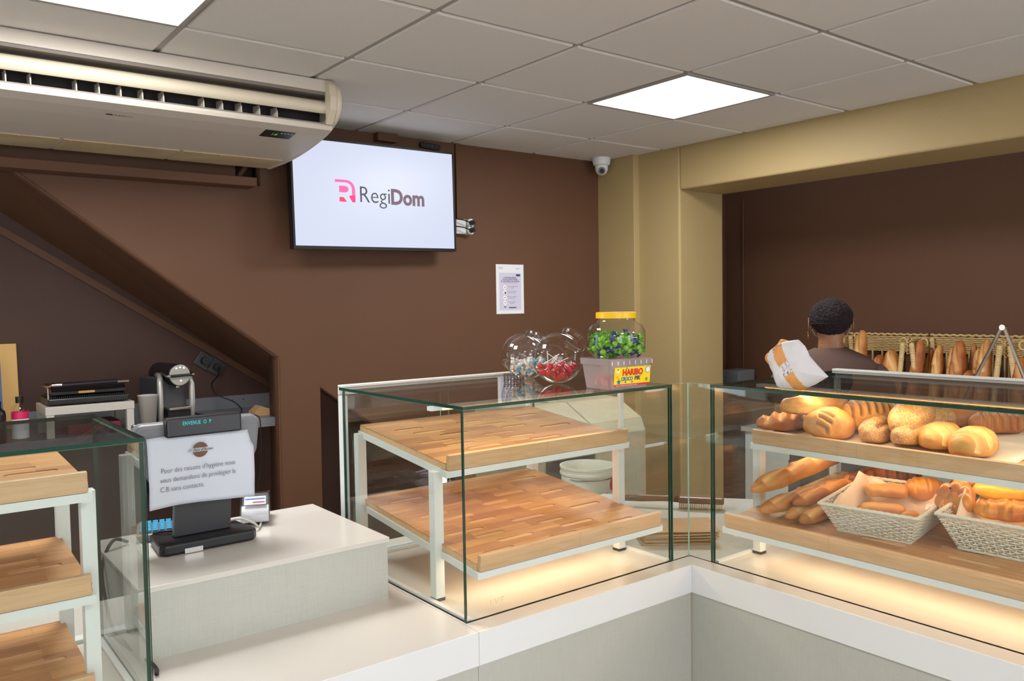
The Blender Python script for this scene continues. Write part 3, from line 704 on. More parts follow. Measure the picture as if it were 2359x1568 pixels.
bm = holed([(-.16, 0), (.16, 0), (.16, .33), (-.16, .33)], [[(-.135, .02), (.135, .02), (.135, .31), (-.135, .31)]], .014); mk('frame', bm, 'picture_blue', t, rot=RX90)
bm = B(); box(bm, -.136, .136, -.008, -.002, .019, .311); mk('print', bm, 'picture_sand', t)
bm = B(); box(bm, .112, .1355, -.0095, -.0085, .02, .31); mk('orange_strip', bm, 'picture_orange', t)
# sockets in the alcove with the machine's cable
for k, (x, z) in enumerate(((-.045, 1.30), (.02, 1.262))):
    t = thing('wall_socket', ('upper' if k == 0 else 'lower')+' dark wall socket in the alcove above the shelf', 'socket', (x, YN-.0005, z), (0, math.radians(35), 0))
    bm = B(); box(bm, -.042, .042, -.012, 0, -.04, .04); mk('plate', bm, 'plastic_dark', t, bevel=.003)
    bm = B(); tube(bm, [(0, -.0125, 0), (0, -.05, 0)], .02, 16); mk('plug', bm, 'plastic_black', t)
bm = B(); tube(bm, [(.02, 2.245, 1.262), (.0, 2.21, 1.22), (-.05, 2.16, 1.18), (-.04, 2.1, 1.13), (.03, 2.05, 1.09), (.05, 2.0, 1.045), (-.03, 1.98, 1.036), (-.12, 2.0, 1.04), (-.22, 2.08, 1.06)], .004, 6); tag(mk('power_cable', bm, 'cord_black', None, smooth=True), 'black power cable from the alcove socket to the coffee machine', 'cable')
bm = B(); tube(bm, [(-.16, 1.9, 1.036), (-.05, 1.86, 1.036), (.0, 1.78, 1.05), (.045, 1.765, 1.045), (.055, 1.758, 1.0), (.052, 1.76, .8), (.02, 1.765, .6)], .003, 6); tag(mk('power_cable', bm, 'cord_black', None, smooth=True), 'thin black cable hanging over the shelf front edge', 'cable')
bm = B(); prism(bm, [(-.05, 0), (.05, 0), (.04, .03), (-.01, .05), (-.045, .02)], 1, -.04, .04); tag(mk('paper_wrap', bm, 'kraft', None, loc=(.11, 1.90, ZS+.0005)), 'crumpled brown paper at the right end of the alcove shelf', 'paper')

# ================================================================== CASH DESK
t = thing('cash_register', 'black touchscreen till with customer display and a paper notice taped on its back', 'cash register', (-.845, -.25, ZB+.0005), math.radians(1))
bm = B(); prism(bm, [(-.112, -.055), (-.10, -.068), (.098, -.068), (.112, -.052), (.100, .055), (.085, .07), (-.085, .07), (-.10, .055)], 2, .0, .026); mk('base', bm, 'plastic_black', t, bevel=.006, bseg=3)
bm = B(); prism(bm, [(-.014, .0265), (.004, .0265), (-.020, .17), (-.036, .17)], 0, -.066, .064); st = mk('stand', bm, 'plastic_dark', t, bevel=.002)
bm = B(); box(bm, -.06, -.02, -.0705, -.0686, .001, .012); mk('port', bm, 'chrome', t)
M = Matrix.Translation((0, -.062, .196)) @ Matrix.Rotation(math.radians(5), 4, 'X')
bm = B(); 
v0 = [(-.158, .088), (-.146, .101), (.110, .101), (.122, .088), (.116, .02), (.075, -.085), (-.095, -.085), (-.150, .02)]
prism(bm, v0, 1, .0, .035)
for v in bm.verts: v.co = M @ v.co
mk('monitor_back', bm, 'plastic_grey', t, bevel=.008, bseg=3)
bm = B(); box(bm, -.152, .116, .036, .05, -.098, .096, M=M); mk('screen', bm, 'plastic_black', t, bevel=.004)
bm = B(); box(bm, -.096, .070, -.030, -.001, .070, .113, M=M @ Matrix.Rotation(math.radians(-6), 4, 'X')); cdp = mk('customer_display', bm, 'plastic_black', t, bevel=.004, bseg=3)
M2 = M @ Matrix.Rotation(math.radians(-6), 4, 'X')
e = M2.to_euler(); p = M2 @ Vector((-.062, -.0305, .0955))
text('message', 'ENVENUE  O  P', .0120, 'vfd_text', cdp, p, (e.x+PI/2, e.y, e.z), ext=.0002, sp=1.1, sx=.70)
# taped notice
cur = []
bm = B(); NX, NZ = 24, 16; g = []
for i in range(NX+1):
    row = []
    for j in range(NZ+1):
        u, w = i/NX, j/NZ; x = -.134+.235*u; z = -.076+.160*w
        y = -.004-.012*math.sin(PI*w)*.5 - .006*abs(2*u-1)**3*(1-w) + .002*noise.noise(Vector((x*22, z*22, 1)))
        if i == NX and j == NZ: x -= .012
        if i == NX-1 and j == NZ: z += .0
        if u > .93 and w > .8: y += .010*(u-.93)/.07
        x += .004*(1-w)
        row.append(bm.verts.new(M @ Vector((x, y, z-.012+.003*math.sin(u*5)))))
    g.append(row)
for i in range(NX):
    for j in range(NZ): bm.faces.new((g[i][j], g[i+1][j], g[i+1][j+1], g[i][j+1]))
nt_ = mk('paper_notice', bm, 'notice_paper_shaded', t, smooth=True)
sd = nt_.modifiers.new('thickness', 'SOLIDIFY'); sd.thickness = .0006; sd.offset = 1
Mt = M; e = Mt.to_euler()
def note(body, size, x, z, **k):
    return text('writing', body, size, 'ink_grey', nt_, Mt @ Vector((x, -.0150, z)), (e.x+PI/2, e.y, e.z), ext=.0002, off=-.0002, **k)
note('Pour des raisons d’hygiène nous', .0158, -.107, -.006, sx=.80)
note('vous demandons de privilégier la', .0158, -.109, -.027, sx=.80)
note('C.B sans contacte.', .0158, -.109, -.048, sx=.82)
bm = B(); c_ = (-.022, .038)
for sgn in (1, -1):
    pts = [(c_[0]+.017*math.cos(a), c_[1]+.017*math.sin(a)) for a in [sgn*(PI*(.09+.82*i/14)) for i in range(15)]]
    prism(bm, pts, 1, -.0152, -.0142)
for v in bm.verts: v.co = M @ v.co
mk('logo_disc', bm, 'brush_wood', nt_)
text('logo_script', "O' Pain d'Antan", .0088, 'plastic_black', nt_, M @ Vector((-.050, -.0158, .0355)), (e.x+PI/2, e.y, e.z), ext=.0002, shear=.3)
# keypad
t = thing('keypad', 'pale keypad with blue keys behind the till stand', 'keypad', (-.905, -.115, ZB+.0005), math.radians(-14))
bm = B(); box(bm, -.05, .05, -.06, .06, 0, .018); mk('body', bm, 'plastic_grey', t, bevel=.004)
for i in range(6):
    for j in range(6):
        bm = B(); box(bm, -.044+i*.015, -.032+i*.015, -.045+j*.017, -.032+j*.017, .0185, .025); mk('key', bm, 'key_blue', t, bevel=.001)
# card terminal / receipt printer
t = thing('receipt_printer', 'small grey receipt printer with a clear lid right of the till', 'printer', (-.672, -.135, ZB+.0005), math.radians(-22))
bm = B(); prism(bm, [(-.055, .004), (-.055, .02), (.03, .062), (.05, .06), (.055, .004)], 0, -.034, .034); mk('housing', bm, 'plastic_dark', t, bevel=.004)
bm = B(); tube(bm, [(-.0325, -.045, .026), (.0325, -.045, .026)], .0215, 20); mk('paper_roll', bm, 'paper', t)
bm = B(); prism(bm, [(-.070, .012), (-.072, .03), (-.055, .052), (-.02, .066), (.02, .070), (.02, .067), (-.02, .063), (-.052, .049), (-.069, .03), (-.067, .012)], 0, -.036, .036); ld = mk('lid', bm, 'jar_plastic', t)
A_ = Vector((-.055, .052)); 
bm = B(); v = [bm.verts.new(q) for q in ((-.026, -.0565, .0535), (.026, -.0565, .0535), (.026, -.024, .0665), (-.026, -.024, .0665))]; bm.faces.new(v); mk('sticker', bm, 'paper', ld)
bm = B(); v = [bm.verts.new(q) for q in ((-.006, -.0516, .0565), (.024, -.0516, .0565), (.024, -.0466, .0585), (-.006, -.0466, .0585))]; bm.faces.new(v); mk('sticker_stripe', bm, 'ink_red', ld)
bm = B(); v = [bm.verts.new(q) for q in ((-.024, -.0376, .0622), (.024, -.0376, .0622), (.024, -.0326, .0642), (-.024, -.0326, .0642))]; bm.faces.new(v); mk('sticker_stripe', bm, 'label_blue', ld)
bm = B(); tube(bm, [(-.775, -.215, ZB+.03), (-.745, -.225, ZB+.034), (-.715, -.235, ZB+.02), (-.70, -.23, ZB+.006), (-.68, -.19, ZB+.006)], .0028, 8); tag(mk('data_cable', bm, 'cord_white', None, smooth=True), 'pale cable looping from the till to the receipt printer', 'cable')
bm = B(); tube(bm, [(-.94, -.20, ZB+.03), (-.92, -.22, ZB+.034), (-.885, -.235, ZB+.033)], .003, 8); tag(mk('data_cable', bm, 'cord_black', None, smooth=True), 'short black cable over the left end of the till base', 'cable')
bm = B(); tube(bm, [(-.985, -.15, ZB+.006), (-1.02, -.17, ZB+.02), (-1.051, -.2, ZB-.03), (-1.052, -.24, ZB-.1), (-1.053, -.33, ZC+.008), (-1.03, -.53, ZC+.006), (-1.035, -.58, ZC+.006)], .004, 8); tag(mk('power_cable', bm, 'cord_black', None, smooth=True), 'black cable hanging between the plinth and the left display case', 'cable')

# ================================================================== ON TOP OF THE MIDDLE CASE
ZT = ZC+.4762
t = thing('candy_tub', 'clear plastic tub with a yellow sweets label on the display case', 'tub', (.092, -.685, ZT+.0005), math.radians(-2))
def tubring(bm, w, d, z, r=.012, n=5):
    pts = []
    for sx, sy, a0 in ((1, 1, 0), (-1, 1, PI/2), (-1, -1, PI), (1, -1, 3*PI/2)):
        for i in range(n+1):
            a = a0+PI/2*i/n; pts.append(bm.verts.new((sx*(w-r)+r*math.cos(a), sy*(d-r)+r*math.sin(a), z)))
    return pts
def loft(bm, rings, cap0=True, cap1=True):
    for A, D in zip(rings, rings[1:]):
        n = len(A)
        for j in range(n): bm.faces.new((A[j], A[(j+1) % n], D[(j+1) % n], D[j]))
    if cap0: bm.faces.new(rings[0])
    if cap1: bm.faces.new(rings[-1])
bm = B(); loft(bm, [tubring(bm, .066, .050, 0), tubring(bm, .074, .057, .066), tubring(bm, .074, .057, .070)], True, False); mk('body', bm, 'tub_plastic', t)
bm = B(); loft(bm, [tubring(bm, .0765, .0595, .062), tubring(bm, .078, .061, .076), tubring(bm, .075, .058, .078), tubring(bm, .069, .052, .0775)]); ld = mk('lid', bm, 'tub_plastic', t)
bm = B()
for x in [-.07+.02*i for i in range(8)]: box(bm, x, x+.0015, -.0612, -.0598, .062, .072)
mk('lid_rib', bm, 'label_white', ld)
def fy(z): return -.0505-.0071*z/.07
sl_ = math.atan2(.0071, .07)
MT = Matrix.Translation((0, fy(.03)-.0012, .03)) @ Matrix.Rotation(sl_, 4, 'X')
bm = B(); box(bm, -.058, .068, -.0006, 0, -.022, .026, M=MT); lb = mk('label', bm, 'label_yellow', t)
def lbox(nm, x0, x1, z0, z1, mat, y=-.0010):
    bm = B(); box(bm, x0, x1, y, y+.0003, z0, z1, M=MT); return mk(nm, bm, mat, lb)
lbox('red_strip', -.058, .068, -.0225, -.0175, 'label_red')
for k in range(9):
    a = PI*(.05+.9*k/8); c0 = Vector((.005, .002)); bm = B()
    q = [c0+Vector((math.cos(a-.06), math.sin(a-.06)*.45))*.016, c0+Vector((math.cos(a), math.sin(a)*.45))*.048, c0+Vector((math.cos(a+.06), math.sin(a+.06)*.45))*.016]
    prism(bm, [(v.x, v.y) for v in q], 1, -.0009, -.0007)
    for v in bm.verts: v.co = MT @ v.co
    mk('burst_ray', bm, 'label_orange', lb)
eT = MT.to_euler()
def ltext(nm, body, size, mat, x, z, **k): return text(nm, body, size, mat, lb, MT @ Vector((x, -.0013, z)), (eT.x+PI/2, eT.y, eT.z), ext=.0002, **k)
ltext('brand_lettering', 'HARIBO', .0215, 'label_red', .005, .0055, off=.0010, align='CENTER', sx=.92)
ltext('name_lettering', 'CROCO', .0130, 'label_blue', -.014, -.0085, off=.0004, align='CENTER', sx=.85)
ltext('name_lettering', 'PIK', .0145, 'ink_blue', .022, -.0085, off=.0005, align='CENTER', shear=.15)
ltext('small_print', 'Haribo, c’est beau la vie, pour les grands et les petits', .0035, 'label_white', -.052, -.0213)
for q, (cx, cz, m, r) in enumerate(((.058, .016, 'label_blue', .0085), (.058, .016, 'label_white', .0072), (-.047, .017, 'label_white', .005), (-.047, .020, 'plastic_black', .002))):
    bm = B(); disc(bm, (cx, cz, -.0012-.0003*(q % 2)), r, 24, th=.0002)
    for v in bm.verts: v.co = MT @ v.co
    mk('seal', bm, m, lb)
def star(cx, cz, r, mat, n=5):
    pts = [(cx+(r if i % 2 == 0 else r*.42)*math.sin(PI*i/n), cz+(r if i % 2 == 0 else r*.42)*math.cos(PI*i/n)) for i in range(2*n)]
    bm = B(); prism(bm, pts, 1, -.0013, -.0010)
    for v in bm.verts: v.co = MT @ v.co
    mk('splash', bm, mat, lb)
star(-.042, -.011, .0085, 'label_blue'); star(-.019, -.012, .004, 'label_blue'); star(.004, -.013, .004, 'label_blue', 4); star(-.047, .001, .004, 'label_orange'); star(.055, -.009, .007, 'label_green', 6); star(-.016, .023, .003, 'label_blue')

rnd = random.Random(7)
def pack(n, inside, box_, dmin, tries=6000):
    pts = []
    for _ in range(tries):
        if len(pts) >= n: break
        p = Vector([rnd.uniform(a, b) for a, b in box_])
        if inside(p) and all((p-q).length > dmin for q in pts): pts.append(p)
    return pts
def scatter(proto, pts, parent_loc, group, label=None):
    for k, p in enumerate(pts):
        c = proto if k == 0 else copy_tree(proto)
        c.location = Vector(parent_loc)+p; c.rotation_euler = (rnd.uniform(0, 6.28), rnd.uniform(0, 6.28), rnd.uniform(0, 6.28))
        if label: c['label'] = label
        c['group'] = group
def ell(bm, rx, ry, rz, n=10, m=7, c=(0, 0, 0)):
    prof = [(math.sin(PI*i/m), -math.cos(PI*i/m)) for i in range(m+1)]
    rings = []
    lathe(bm, [(max(a, 0), b) for a, b in prof], n, M=Matrix.Translation(c) @ Matrix.Diagonal((rx, ry, rz, 1)))
# pink crocodile sweets in the tub
bm = B(); ell(bm, .011, .006, .0045)
pr = tag(mk('gummy_sweet', bm, 'candy_pink', None, smooth=True), 'pink gummy sweet lying in the clear plastic tub', 'sweet')
scatter(pr, pack(26, lambda p: True, ((-.052, .052), (-.038, .036), (.010, .026)), .012), t.location, 'pink sweets in the tub')
# big jar with yellow lid
t = thing('candy_jar', 'squat clear jar with a yellow lid full of green wrapped sweets', 'jar', (.098, -.681, ZT+.0795))
bm = B(); JP = [(0, .001), (.058, .001), (.068, .008), (.0745, .022), (.0755, .05), (.0745, .068), (.066, .083), (.053, .090), (.049, .093), (.049, .103)]
lathe(bm, JP, 48); mk('body', bm, 'jar_plastic', t, smooth=True)
bm = B()
for z in (.024, .052): tube(bm, [(.0752*math.cos(a), .0752*math.sin(a), z) for a in [2*PI*i/40 for i in range(40)]], .0006, 5, closed=True)
mk('ridge', bm, 'jar_plastic', t)
bm = B(); lathe(bm, [(.0515, .100), (.053, .101), (.053, .1145), (.0505, .1165), (0, .1165)], 48); mk('lid', bm, 'yellow_lid', t)
def wrapped(name, m1, m2, label, s=1):
    t = thing(name, label, 'sweet')
    bm = B(); ell(bm, .0085*s, .0075*s, .0085*s, 10, 6); mk('sweet', bm, m1, t, smooth=True)
    for sg in (-1, 1):
        bm = B()
        c = bm.verts.new((0, 0, sg*.0075*s)); ring = [bm.verts.new((.006*s*math.cos(a)*(1+.4*(i % 2)), .006*s*math.sin(a)*(1+.4*(i % 2)), sg*(.0155+.002*(i % 2))*s)) for i, a in enumerate([2*PI*i/8 for i in range(8)])]
        for i in range(8): bm.faces.new((c, ring[i], ring[(i+1) % 8]))
        mk('twist', bm, m2, t)
    return t
def injar(p): 
    r = .060 if p.z > .014 else .052
    return math.hypot(p.x, p.y) < r
pts = pack(185, injar, ((-.066, .066), (-.066, .066), (.012, .068)), .0135, 40000)
pts = [p for p in pts if p.z < .050+.016*abs(math.sin(7*p.x+3*p.y))]
gl = [p for k, p in enumerate(pts) if k % 4]; bl = [p for k, p in enumerate(pts) if k % 4 == 0]
scatter(wrapped('wrapped_sweet', 'candy_green', 'candy_leaf', ''), gl, t.location, 'green sweets in the yellow lidded jar', 'green wrapped sweet in the jar with the yellow lid')
scatter(wrapped('wrapped_sweet', 'candy_blue', 'candy_blue', ''), bl, t.location, 'dark blue sweets in the yellow lidded jar', 'dark blue wrapped sweet in the jar with the yellow lid')
# three tilted globe jars
def globe(label, c, R, d):
    d = Vector(d).normalized(); q = Vector((0, 0, 1)).rotation_difference(d)
    t = thing('globe_jar', label, 'jar', c); t.rotation_mode = 'QUATERNION'; t.rotation_quaternion = q
    prof = [(0, -.86*R), (.44*R, -.86*R), (.50*R, -.85*R)]+[(R*math.cos(a), R*math.sin(a)) for a in [math.radians(-56+112*i/16) for i in range(17)]]+[(.53*R, .87*R), (.52*R, .93*R)]
    bm = B(); lathe(bm, prof, 44); b = mk('body', bm, 'jar_plastic', t, smooth=True)
    bm = B(); lathe(bm, [(.52*R, .932*R), (.58*R, .95*R), (.58*R, 1.0*R), (.55*R, 1.01*R), (.60*R, 1.05*R), (.60*R, 1.14*R), (.56*R, 1.15*R), (.54*R, 1.0*R)], 44); mk('neck', bm, 'jar_plastic', t, smooth=True)
    bm = B(); tube(bm, [(.485*R*math.cos(a), .485*R*math.sin(a), -.86*R) for a in [2*PI*i/32 for i in range(32)]], .0022, 6, closed=True); mk('foot_ring', bm, 'jar_plastic', t)
    return t
DJ = (.765, -.025, .64)
j1 = globe('nearest globe sweet jar, full of red lollipops', (.052, -.50, ZT+.0705), .070, DJ)
j2 = globe('middle globe sweet jar with blue and white sweets', (.062, -.350, ZT+.0645), .064, DJ)
j3 = globe('farthest globe sweet jar with a few orange sweets', (.150, -.215, ZT+.0645), .064, DJ)
def inball(R, h): return lambda p: p.length < R*.82 and p.z < h
# lollipops
def lolly(label, ln=.062):
    t = thing('lollipop', label, 'lollipop')
    bm = B(); ell(bm, .0095, .0095, .0095, 12, 8); mk('candy_ball', bm, 'candy_red', t, smooth=True)
    bm = B(); tube(bm, [(0, 0, .0095), (0, 0, ln)], .0013, 6); mk('stick', bm, 'label_white', t); return t
L0 = lolly('red lollipop with a white stick in the nearest globe jar')
L1 = lolly('red lollipop with a white stick in the nearest globe jar', .018)
pts = pack(30, inball(.070, -.018), ((-.055, .055), (-.055, .055), (-.062, -.02)), .0165, 9000)
for k, p in enumerate(pts):
    c = L0 if k == 0 else copy_tree(L0 if k % 5 == 0 else L1) if k > 1 else L1; c['group'] = 'lollipops in the nearest globe jar'; c.location = j1.location+p
    dirv = (-p+Vector((rnd.uniform(-.03, .03), rnd.uniform(-.03, .03), rnd.uniform(-.01, .02)))).normalized() if p.length > .001 else Vector((0, 0, 1))
    c.rotation_mode = 'QUATERNION'; c.rotation_quaternion = Vector((0, 0, 1)).rotation_difference(dirv)
pts = pack(34, inball(.064, -.008), ((-.05, .05), (-.05, .05), (-.056, -.006)), .0145, 9000)
scatter(wrapped('wrapped_sweet', 'candy_sky', 'candy_white', '', .85), pts[::2], j2.location, 'blue sweets in the middle globe jar', 'blue wrapped sweet in the middle globe jar')
scatter(wrapped('wrapped_sweet', 'candy_white', 'candy_white', '', .85), pts[1::2], j2.location, 'white sweets in the middle globe jar', 'white wrapped sweet in the middle globe jar')
pts = pack(14, inball(.064, -.028), ((-.05, .05), (-.05, .05), (-.056, -.026)), .0145, 9000)
scatter(wrapped('wrapped_sweet', 'candy_orange', 'candy_white', '', .85), pts, j3.location, 'orange sweets in the farthest globe jar', 'orange wrapped sweet in the farthest globe jar')
# wire holder
t = thing('wire_holder', 'low dark wire card holder at the left of the globe jars', 'holder', (.030, -.33, ZT+.0005), math.radians(-40)); t.scale = (.9, .9, .75)
for k in range(7):
    bm = B(); x = -.03+k*.010; tube(bm, [(x, -.022, 0), (x, -.022, .024), (x, .022, .024), (x, .022, 0)], .0012, 5); mk('wire', bm, 'dark_steel', t)
for z in (.004, .014, .022):
    bm = B(); tube(bm, [(-.034, -.023, z), (.034, -.023, z), (.034, .023, z), (-.034, .023, z)], .0011, 5, closed=True); mk('band', bm, 'dark_steel', t)

# ================================================================== BEHIND THE MIDDLE CASE
t = thing('hand_brush', 'wooden hand brush lying on the inner counter corner', 'brush', (.735, -.435, ZC+.001), math.radians(-52))
bm = B(); box(bm, -.075, .075, -.024, .024, .020, .042); mk('head', bm, 'brush_wood', t, bevel=.006)
bm = B(); tube(bm, [(-.07, 0, .031), (-.12, 0, .030), (-.20, 0, .028), (-.27, 0, .026)], [.013, .010, .012, .010], 10); mk('handle', bm, 'brush_wood', t, smooth=True)
bm = B()
for i in range(24):
    for j in range(7): box(bm, -.072+i*.006, -.0695+i*.006, -.021+j*.006, -.0185+j*.006, 0, .0195)
q = mk('bristles', bm, 'kraft', t); q['kind'] = 'stuff'
def flatbag(label, x, y, z, rz, w=.13, l=.19):
    bm = B(); n = 14; g = []
    for s in (0, 1):
        G = [[bm.verts.new((w*(i/n-.5), l*(j/n-.5), (.0005 if s == 0 else .003+.005*math.sin(PI*i/n)*math.sin(PI*j/n)+.0015*noise.noise(Vector((i*.6, j*.6, z*40)))))) for j in range(n+1)] for i in range(n+1)]
        g.append(G)
        for i in range(n):
            for j in range(n): bm.faces.new((G[i][j], G[i+1][j], G[i+1][j+1], G[i][j+1]))
    for i in range(n):
        for (a, b) in (((i, 0), (i+1, 0)), ((i, n), (i+1, n)), ((0, i), (0, i+1)), ((n, i), (n, i+1))): bm.faces.new((g[0][a[0]][a[1]], g[0][b[0]][b[1]], g[1][b[0]][b[1]], g[1][a[0]][a[1]]))
    tag(mk('paper_bag', bm, 'kraft', None, loc=(x, y, z), rot=(0, 0, rz)), label, 'paper bag', 'flat brown paper bags in the counter corner')
for k in range(5):
    flatbag(('bottom', 'second from bottom', 'middle', 'second from top', 'topmost')[k]+' brown paper bag of the flat stack in the counter corner', .405+.006*(k % 3), -.60-.004*k, ZC+.001+k*.0095, math.radians(52+4*(k % 2)), .15, .21)
flatbag('loose brown paper bag left of the flat stack, behind the side glass', .31, -.42, ZC+.001, math.radians(-30), .11, .17)
# low table and bucket
t = thing('utility_table', 'low grey table behind the middle display case', 'table', (.66, .19, 0))
bm = B(); box(bm, -.30, .30, -.22, .22, .68, .70); mk('tabletop', bm, 'plastic_grey', t, bevel=.002)
for x in (-.28, .28):
    for y in (-.20, .20): bm = B(); box(bm, x-.015, x+.015, y-.015, y+.015, 0, .6795); mk('leg', bm, 'steel', t)
t = thing('bucket', 'white plastic ingredient bucket with red lettering', 'bucket', (.715, .10, .7005))
bm = B(); lathe(bm, [(0, 0), (.108, 0), (.112, .004), (.124, .205), (.130, .207), (.130, .214), (.125, .216), (.127, .226), (.130, .228), (.130, .236), (.125, .236), (.121, .215), (.108, .006), (0, .006)], 48); mk('body', bm, 'bucket_white', t, smooth=False)
bm = B(); tube(bm, [(.129*math.cos(a), .129*math.sin(a), .200-.03*math.sin((a+2.6)/3.0*PI) if 0 else .198) for a in [math.radians(-170+160*i/20) for i in range(21)]], .0025, 6); mk('handle', bm, 'steel', t)
e2 = math.radians(18)
text('lettering', 'Confit', .045, 'ink_red', t, (-.02, -.1195, .118), RX90, ext=.0012, shear=.2)
bm = B(); tube(bm, [(.05, -.1115, .175), (.051, -.1155, .175)], .022, 20); mk('emblem', bm, 'ink_red', t)
t.scale = (.82, .82, 1.08)
# bread slicer
t = thing('bread_slicer', 'beige bread slicing machine with sloped hood and red knob', 'bread slicer', (1.33, .70, 0))
bm = B(); prism(bm, [(0, .10), (.52, .10), (.52, 1.085), (.20, 1.075), (.03, .985), (0, .92)], 0, -.36, -.006); mk('hood', bm, 'machine_beige', t, bevel=.012, bseg=3)
bm = B(); prism(bm, [(0, .10), (.52, .10), (.52, 1.085), (.20, 1.075), (.03, .985), (0, .92)], 0, .0, .36); mk('side_housing', bm, 'machine_beige', t, bevel=.012, bseg=3)
bm = B(); box(bm, -.355, .355, .02, .5, 0, .0995); mk('plinth', bm, 'plastic_dark', t)
bm = B(); box(bm, -.085, -.03, -.004, -.0008, .945, .967); mk('name_plate', bm, 'plastic_dark', t)
bm = B(); tube(bm, [(-.09, .25, 1.08), (-.09, .25, 1.115)], .007, 10); kb = mk('knob_stem', bm, 'chrome', t)
bm = B(); lathe(bm, [(0, 0), (.016, 0), (.022, .012), (.020, .024), (0, .028)], 16, c=(-.09, .25, 1.1155)); mk('knob', bm, 'label_red', kb)
bm = B(); box(bm, -.32, -.02, -.012, -.0005, .62, .84); mk('feed_panel', bm, 'plastic_dark', t, bevel=.003)

# ================================================================== BREADS
def bread(name, label, cat, L, W_, H, mat, loc, rz=0, rx=0, ry=0, cuts=(), taper=2.2, point=1.0, bend=0, cutw=.006, cutd=.006, cs=1.0, seed=0, group=None, nu=96, nv=72, flat=.32, lump=.004, parent=None, sections=0):
    """a loaf: superellipse lathe with flat bottom; cuts are (x0,y0,x1,y1) segments on top in metres"""
    me = bpy.data.meshes.new(name); V = []; F = []; SC = []
    for i in range(nu+1):
        u = -1+2*i/nu; u = math.sin(u*PI/2)
        k = max(0.0, 1-abs(u)**taper)**(.5*point)
        if sections: k *= .86+.14*abs(math.cos(u*PI*sections/2))
        for j in range(nv):
            a = 2*PI*j/nv; ca, sa = math.cos(a), math.sin(a)
            y = W_/2*k*math.copysign(abs(ca)**.9, ca); z = H*(.42+.58*sa if sa > 0 else .42+.42*math.copysign(abs(sa)**flat, sa))
            z = H*.42+(z-H*.42)*(k**.85); x = L/2*u
            q = Vector((x, y, z)); n = Vector((0, ca, sa))
            q += n*lump*noise.noise(Vector((x*18+seed*7.3, y*18, z*18)))*min(1, k*3)+n*lump*.3*noise.noise(Vector((x*70+seed, y*70, z*70)))*min(1, k*3)
            s = 0; ya = (1-2*a/PI)*W_/2*(.35+.65*k)
            if sa > -.1:
                for (x0, y0, x1, y1) in cuts:
                    dx, dy = x1-x0, y1-y0; tt = max(0, min(1, ((x-x0)*dx+(ya-y0)*dy)/(dx*dx+dy*dy)))
                    dd = math.hypot(x-x0-tt*dx, ya-y0-tt*dy); g = math.exp(-(dd/cutw)**2); s = max(s, g)
                    rim = math.exp(-((dd-2*cutw)/cutw)**2)*.35
                    q -= n*cutd*(g-rim)*min(1, k*2)
            if bend: q.y += bend*(u*u-.33); 
            V.append(q); SC.append(min(1, s*cs))
    for i in range(nu):
        for j in range(nv): F.append((i*nv+j, i*nv+(j+1) % nv, (i+1)*nv+(j+1) % nv, (i+1)*nv+j))
    F.append(tuple(range(nv))[::-1]); F.append(tuple(nu*nv+j for j in range(nv)))
    me.from_pydata(V, [], F); me.materials.append(MATS[mat])
    for p in me.polygons: p.use_smooth = True
    at = me.attributes.new('score', 'FLOAT', 'POINT'); at.data.foreach_set('value', SC)
    o = bpy.data.objects.new(name, me); COL.objects.link(o); o.location = loc; o.rotation_euler = Euler((rx, ry, rz), 'XYZ')
    if parent: o.parent = parent
    else: tag(o, label, cat, group)
    return o
rad = math.radians
def fan(n, x0, x1, y0, y1, slant): return [(x0+(x1-x0)*k/(n-1)-slant/2, y0, x0+(x1-x0)*k/(n-1)+slant/2, y1) for k in range(n)]
bm = B(); n = 20; G = [[bm.verts.new((-.02+.36*i/n, -.60*j/n, .0006+.0008*noise.noise(Vector((i*.5, j*.5, 2))))) for j in range(n+1)] for i in range(n+1)]
for i in range(n):
    for j in range(n): bm.faces.new((G[i][j], G[i+1][j], G[i+1][j+1], G[i][j+1]))
q = tag(mk('baking_paper', bm, 'baking_paper', None, smooth=True, loc=(.475, -.885, 1.2138), rot=(0, -math.atan2(.045, .42), 0)), 'white baking paper sheet under the loaves on the upper bread tray', 'baking paper')
q.modifiers.new('thickness', 'SOLIDIFY').thickness = .0005
GU = 'loaves on the upper tray'
bread('bread_loaf', 'dark golden loaf lying under the pointed loaf at the tray left end', 'bread', .17, .075, .052, 'crust_brown', (.522, -.905, 1.222), rad(-30), ry=rad(-2), cuts=fan(4, -.05, .05, -.02, .02, .03), seed=1, group=GU)
bread('bread_loaf', 'smooth golden torpedo loaf with a pale blunt tip, topmost at the left', 'bread', .20, .072, .056, 'crust_gold', (.530, -.985, 1.272), rad(-22), ry=rad(0), taper=2.6, cuts=((-.07, .010, .05, .004),), cutd=.008, cutw=.008, cs=.8, seed=2, group=GU)
bread('bread_loaf', 'round boule with five short cuts at the front left', 'bread', .128, .118, .078, 'crust_boule', (.508, -1.040, 1.218), rad(-38), cuts=[(-.010-.009*k, .016-.013*k, .012-.009*k, -.006-.013*k) for k in range(5)], cutw=.0030, cutd=.0045, cs=1, seed=3, group=GU, taper=2.05)
bread('bread_loaf', 'large scored round loaf behind the front boule', 'bread', .155, .125, .086, 'crust_boule', (.625, -1.085, 1.230), rad(-35), cuts=fan(7, -.055, .055, -.045, .03, .012), cutw=.0035, cutd=.006, seed=4, group=GU)
bread('bread_loaf', 'small seeded loaf standing upright beside the front boule', 'bread', .135, .072, .058, 'crust_seed', (.545, -1.150, 1.221), rad(8), ry=rad(-4), cuts=((-.04, .016, .035, .006), (-.04, -.014, .035, -.022)), cutw=.005, cutd=.007, cs=1, seed=5, group=GU)
